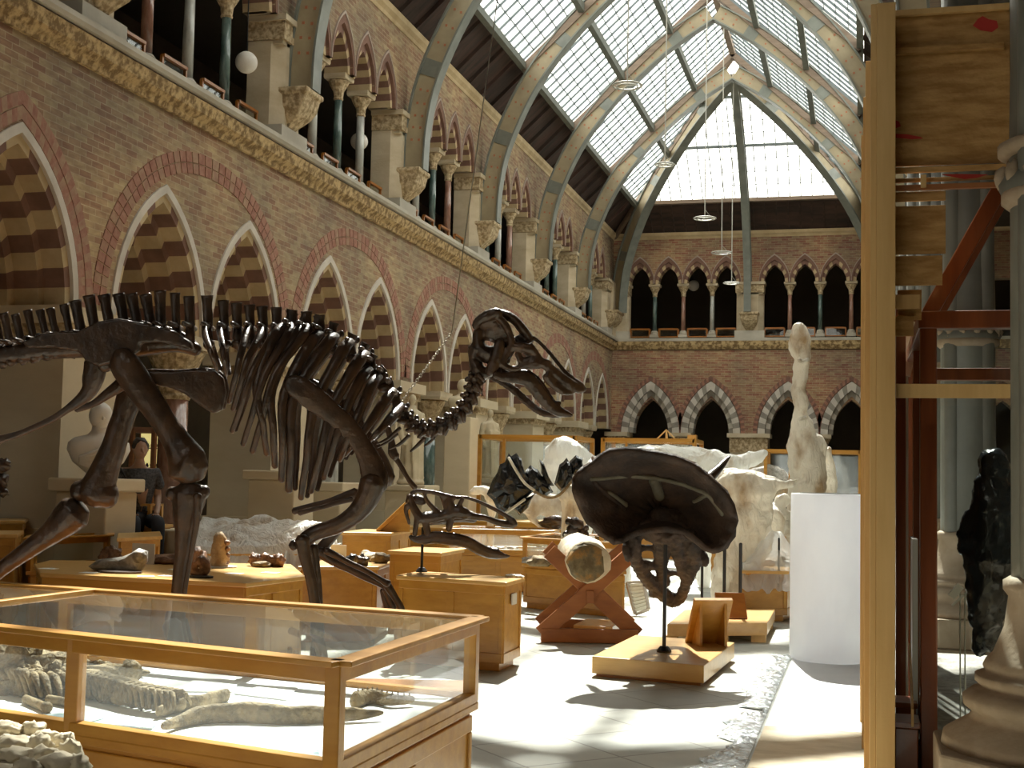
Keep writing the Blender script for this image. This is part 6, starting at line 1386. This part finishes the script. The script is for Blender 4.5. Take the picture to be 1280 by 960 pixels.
# gabled mahogany case
Yg = 7.15; cl, cr_, ct, cbm = px2(1165, 412, Yg), px2(1345, 412, Yg), px2(1255, 235, Yg), px2(1165, 400, Yg)
gx0, gx1 = px2(1150, 700, Yg).x, px2(1171, 700, Yg).x; zt = px2(1160, 412, Yg).z; zt1 = px2(1160, 390, Yg).z
x0, x1 = (gx0+gx1)/2+.0, 2.35; yb = 10.6; zr = px2(1262, 218, Yg).z
ridge_x = px2(1258, 225, Yg).x
root = thing('gabled_case', ((x0+x1)/2, Yg, 0), 'tall mahogany glass case with a pitched gable roof behind the iron column, far right', 'glass display case')
for x in (x0, x1):
    for y in (Yg, yb): b = MB(); b.box((x-.042, y-.042, 0), (x+.042, y+.042, zt1)); b.build('corner_post', 'mahog', root, bevel=.008)
for y in (Yg, yb):
    b = MB(); b.box((x0-.05, y-.05, zt), (x1+.05, y+.05, zt1)); b.build('top_rail', 'mahog', root, bevel=.006); b = MB(); b.box((x0-.05, y-.05, 0), (x1+.05, y+.05, .12)); b.build('bottom_rail', 'mahog', root, bevel=.006)
for x in (x0, x1):
    b = MB(); b.box((x-.05, Yg, zt), (x+.05, yb, zt1)); b.box((x-.05, Yg, 0), (x+.05, yb, .12))
    for y in (8.3, 9.45): b.box((x-.035, y-.035, 0), (x+.035, y+.035, zt1))
    b.build('side_rail', 'mahog', root, bevel=.006)
xm = (x0+x1)/2; zm = zt1+(xm-x0)/(ridge_x-x0)*(zr-zt1)
for y in (Yg, yb):
    b = MB(); b.beam((x0, y, zt1-.02), (xm, y, zm), .08, .09, up=V((0, 1, 0))); b.beam((x1, y, zt1-.02), (xm, y, zm), .08, .09, up=V((0, 1, 0))); b.build('gable_rafter', 'mahog', root, bevel=.006)
b = MB(); b.beam((xm, Yg, zm), (xm, yb, zm), .09, .09); b.build('ridge_bar', 'mahog', root)
for nm_, q in (('glass_front', [(x0, Yg, .12), (x1, Yg, .12), (x1, Yg, zt), (x0, Yg, zt)]), ('glass_side', [(x0, Yg, .12), (x0, yb, .12), (x0, yb, zt), (x0, Yg, zt)]), ('glass_roof', [(x0, Yg, zt1), (x0, yb, zt1), (xm, yb, zm), (xm, Yg, zm)]), ('glass_roof', [(x1, Yg, zt1), (x1, yb, zt1), (xm, yb, zm), (xm, Yg, zm)])):
    b = MB(); b.add([V(p) for p in q], [(0, 1, 2, 3)]); b.build(nm_, 'clearglass', root)
b = MB(); b.box((x0, Yg, .12), (x1, yb, .3)); b.build('gravel_bed', 'fossil_g', root); adopt(root)
# dark stuffed bird-like figure and a label stand inside
Yi = 8.3
root = thing('dark_stuffed_animal', px2(1232, 800, Yi), 'tall black furry stuffed animal inside the gabled case', 'stuffed animal'); root.location.z = .3
b = MB(); pp = lambda x, y, o=0: px2(x, y, Yi+o)
for pts in ([(1238, 600, 18), (1240, 640, 26), (1238, 690, 30), (1234, 740, 26), (1232, 780, 18)], [(1232, 582, 12), (1240, 575, 17), (1248, 590, 16)], [(1214, 640, 8), (1206, 665, 9), (1204, 690, 7)], [(1260, 620, 12), (1270, 670, 12)], [(1226, 770, 9), (1224, 815, 9)], [(1242, 770, 9), (1246, 815, 9)], [(1222, 718, 7), (1245, 725, 7), (1265, 715, 6)]):
    P = [pp(x, y) for x, y, r in pts]; P = [V((p.x, p.y, max(.33, p.z))) for p in P]; b.tube(P, [r*Yi/FPX for x, y, r in pts], n=10, smooth=3, rough=.01)
b.build('body', 'bag', root, remesh=.02, smooth=True, disp=(.05, .06)); adopt(root)
root = thing('label_stand', V((px2(1203, 800, 7.7).x, 7.7, .3)), 'thin metal label stand with a tilted white card inside the gabled case', 'label stand')
b = MB(); a = px2(1200, 742, 7.7); b.tube([V((a.x, 7.7, .3)), a], .004); a2 = px2(1206, 742, 7.7); b.tube([V((a2.x, 7.7, .3)), a2], .004); b.build('stem', 'alu', root)
b = MB(); b.beam(px2(1189, 746, 7.7), px2(1201, 732, 7.7), .03, .04); b.beam(px2(1190, 757, 7.7), px2(1204, 744, 7.7), .01, .012); b.build('card', 'marble', root); adopt(root)
# narrow standing cases and boards between hoarding and gabled case
for i, (x, y) in enumerate(((1126, 8.6), (1141, 9.6))):
    a = px2(x, 600, y); b = MB(); b.box((a.x-.03, y, .018), (a.x+.03, y+.06, 2.75)); tag(b.build('case_post', 'mahog', bevel=.005), ('dark red case post right behind the hoarding corner', 'second dark red case post, deeper behind the hoarding')[i], 'post')
    
a = px2(1136, 430, 9.0); b = MB(); b.beam(px2(1133, 470, 9.0), px2(1146, 415, 9.0), .02, .05); b.beam(px2(1131, 440, 9.3), px2(1142, 402, 9.3), .02, .05); b.tube([px2(1133, 470, 9.0), V((px2(1133, 470, 9.0).x, 9.0, .018))], .012); b.tube([px2(1131, 440, 9.3), V((px2(1131, 440, 9.3).x, 9.3, .018))], .012); tag(b.build('glass_edge_rack', 'alu'), 'pale metal edges of stacked glass leaning behind the hoarding', 'rack')
a = px2(1145, 700, 8.0); b = MB(); b.box((a.x-.02, 8.0, .018), (a.x+.01, 8.4, 1.25)); tag(b.build('foam_board', 'board'), 'upright white foam board between the hoarding and the gabled case', 'board')
for i, (x, y, z) in enumerate(((1132, 6.95, .35), (1134, 7.35, .2), (1131, 7.9, .3))):
    a = px2(x, 700, y); b = MB(); b.box((a.x-.05, y, 0.018), (a.x+.06, y+.25, z)); b.box((a.x-.06, y-.01, z), (a.x+.07, y+.26, z+.03)); tag(b.build('storage_crate', ['mahog', 'metalgrey', 'mahog'][i], bevel=.005), 'low dark crate on the floor between hoarding and gabled case, %s from the front' % ORD[i], 'crate')
a = px2(1132, 850, 7.0); b = MB(); b.beam(V((a.x+.03, 6.9, .41)), V((a.x+.05, 7.9, .62)), .012, .09); tag(b.build('leaning_plank', 'pine'), 'thin pale wooden plank leaning on the crates', 'plank')
# ------------------------------------------------------------------ hanging rings
for i, (x, y, r) in enumerate(((784, 107, .24), (831, 206, .185), (881, 273, .27), (902, 316, .28), (914.5, 354, .24))):
    p = onx(x, y, RXM); root = thing('hanging_ring', p, 'thin horizontal metal lighting ring hanging from the roof, %s of five from the camera' % ORD[i], 'hanging ring', 'hanging rings')
    b = MB(); b.tube([p+V((cos(t)*r, sin(t)*r, 0)) for t in [2*pi*k/32 for k in range(33)]], .016, n=6, round_ends=False); b.build('ring', 'ringm', root, smooth=True)
    b = MB(); b.tube([p+V((cos(t)*r*.72, sin(t)*r*.72, -.02)) for t in [2*pi*k/32 for k in range(33)]], .012, n=6, round_ends=False)
    for k in range(3): t = 2*pi*k/3; b.tube([p+V((cos(t)*r, sin(t)*r, 0)), p+V((0, 0, .0))], .008, n=5)
    b.build('inner_ring', 'ringm', root, smooth=True)
    b = MB(); b.tube([p, p+V((0, 0, .28))], .012, n=6); b.tube([p+V((0, 0, .28)), V((p.x, p.y, 14.4))], .014 if i else .012, n=5)
    t = .8; b.tube([p+V((cos(t)*r, sin(t)*r, 0)), p+V((0, 0, .22))], .006, n=5)
    b.build('wire', 'ringm', root); adopt(root)
# ------------------------------------------------------------------ light, camera
w = bpy.data.worlds.new('sky'); bpy.context.scene.world = w; w.use_nodes = True
bg = w.node_tree.nodes['Background']; bg.inputs[0].default_value = (1.0, .95, .83, 1); bg.inputs[1].default_value = SKY
sun = bpy.data.lights.new('sun', 'SUN'); sun.energy = SUN; sun.angle = radians(1.0); sun.color = (1.0, .93, .80)
so = bpy.data.objects.new('sun', sun); col.objects.link(so); d = V(SUNDIR).normalized(); so.rotation_euler = d.to_track_quat('Z', 'Y').to_euler(); so.location = (0, 20, 40)
cam = bpy.data.cameras.new('camera'); cam.sensor_fit = 'HORIZONTAL'; cam.sensor_width = 36; cam.lens = 36*FPX/1280; cam.clip_start = .05; cam.clip_end = 300
co = bpy.data.objects.new('camera', cam); col.objects.link(co)
R = Matrix((ca, cb, -cf)).transposed().to_4x4(); co.matrix_world = Matrix.Translation(EYEP) @ R
sc = bpy.context.scene; sc.camera = co
sc.view_settings.view_transform = 'Standard'; sc.view_settings.look = 'None'; sc.view_settings.gamma = 1; sc.view_settings.exposure = EXPO; sc.view_settings.use_curve_mapping = False
sc.cycles.use_denoising = True; sc.cycles.max_bounces = 8; sc.cycles.transparent_max_bounces = 24; sc.cycles.diffuse_bounces = 5; sc.cycles.sample_clamp_indirect = 6
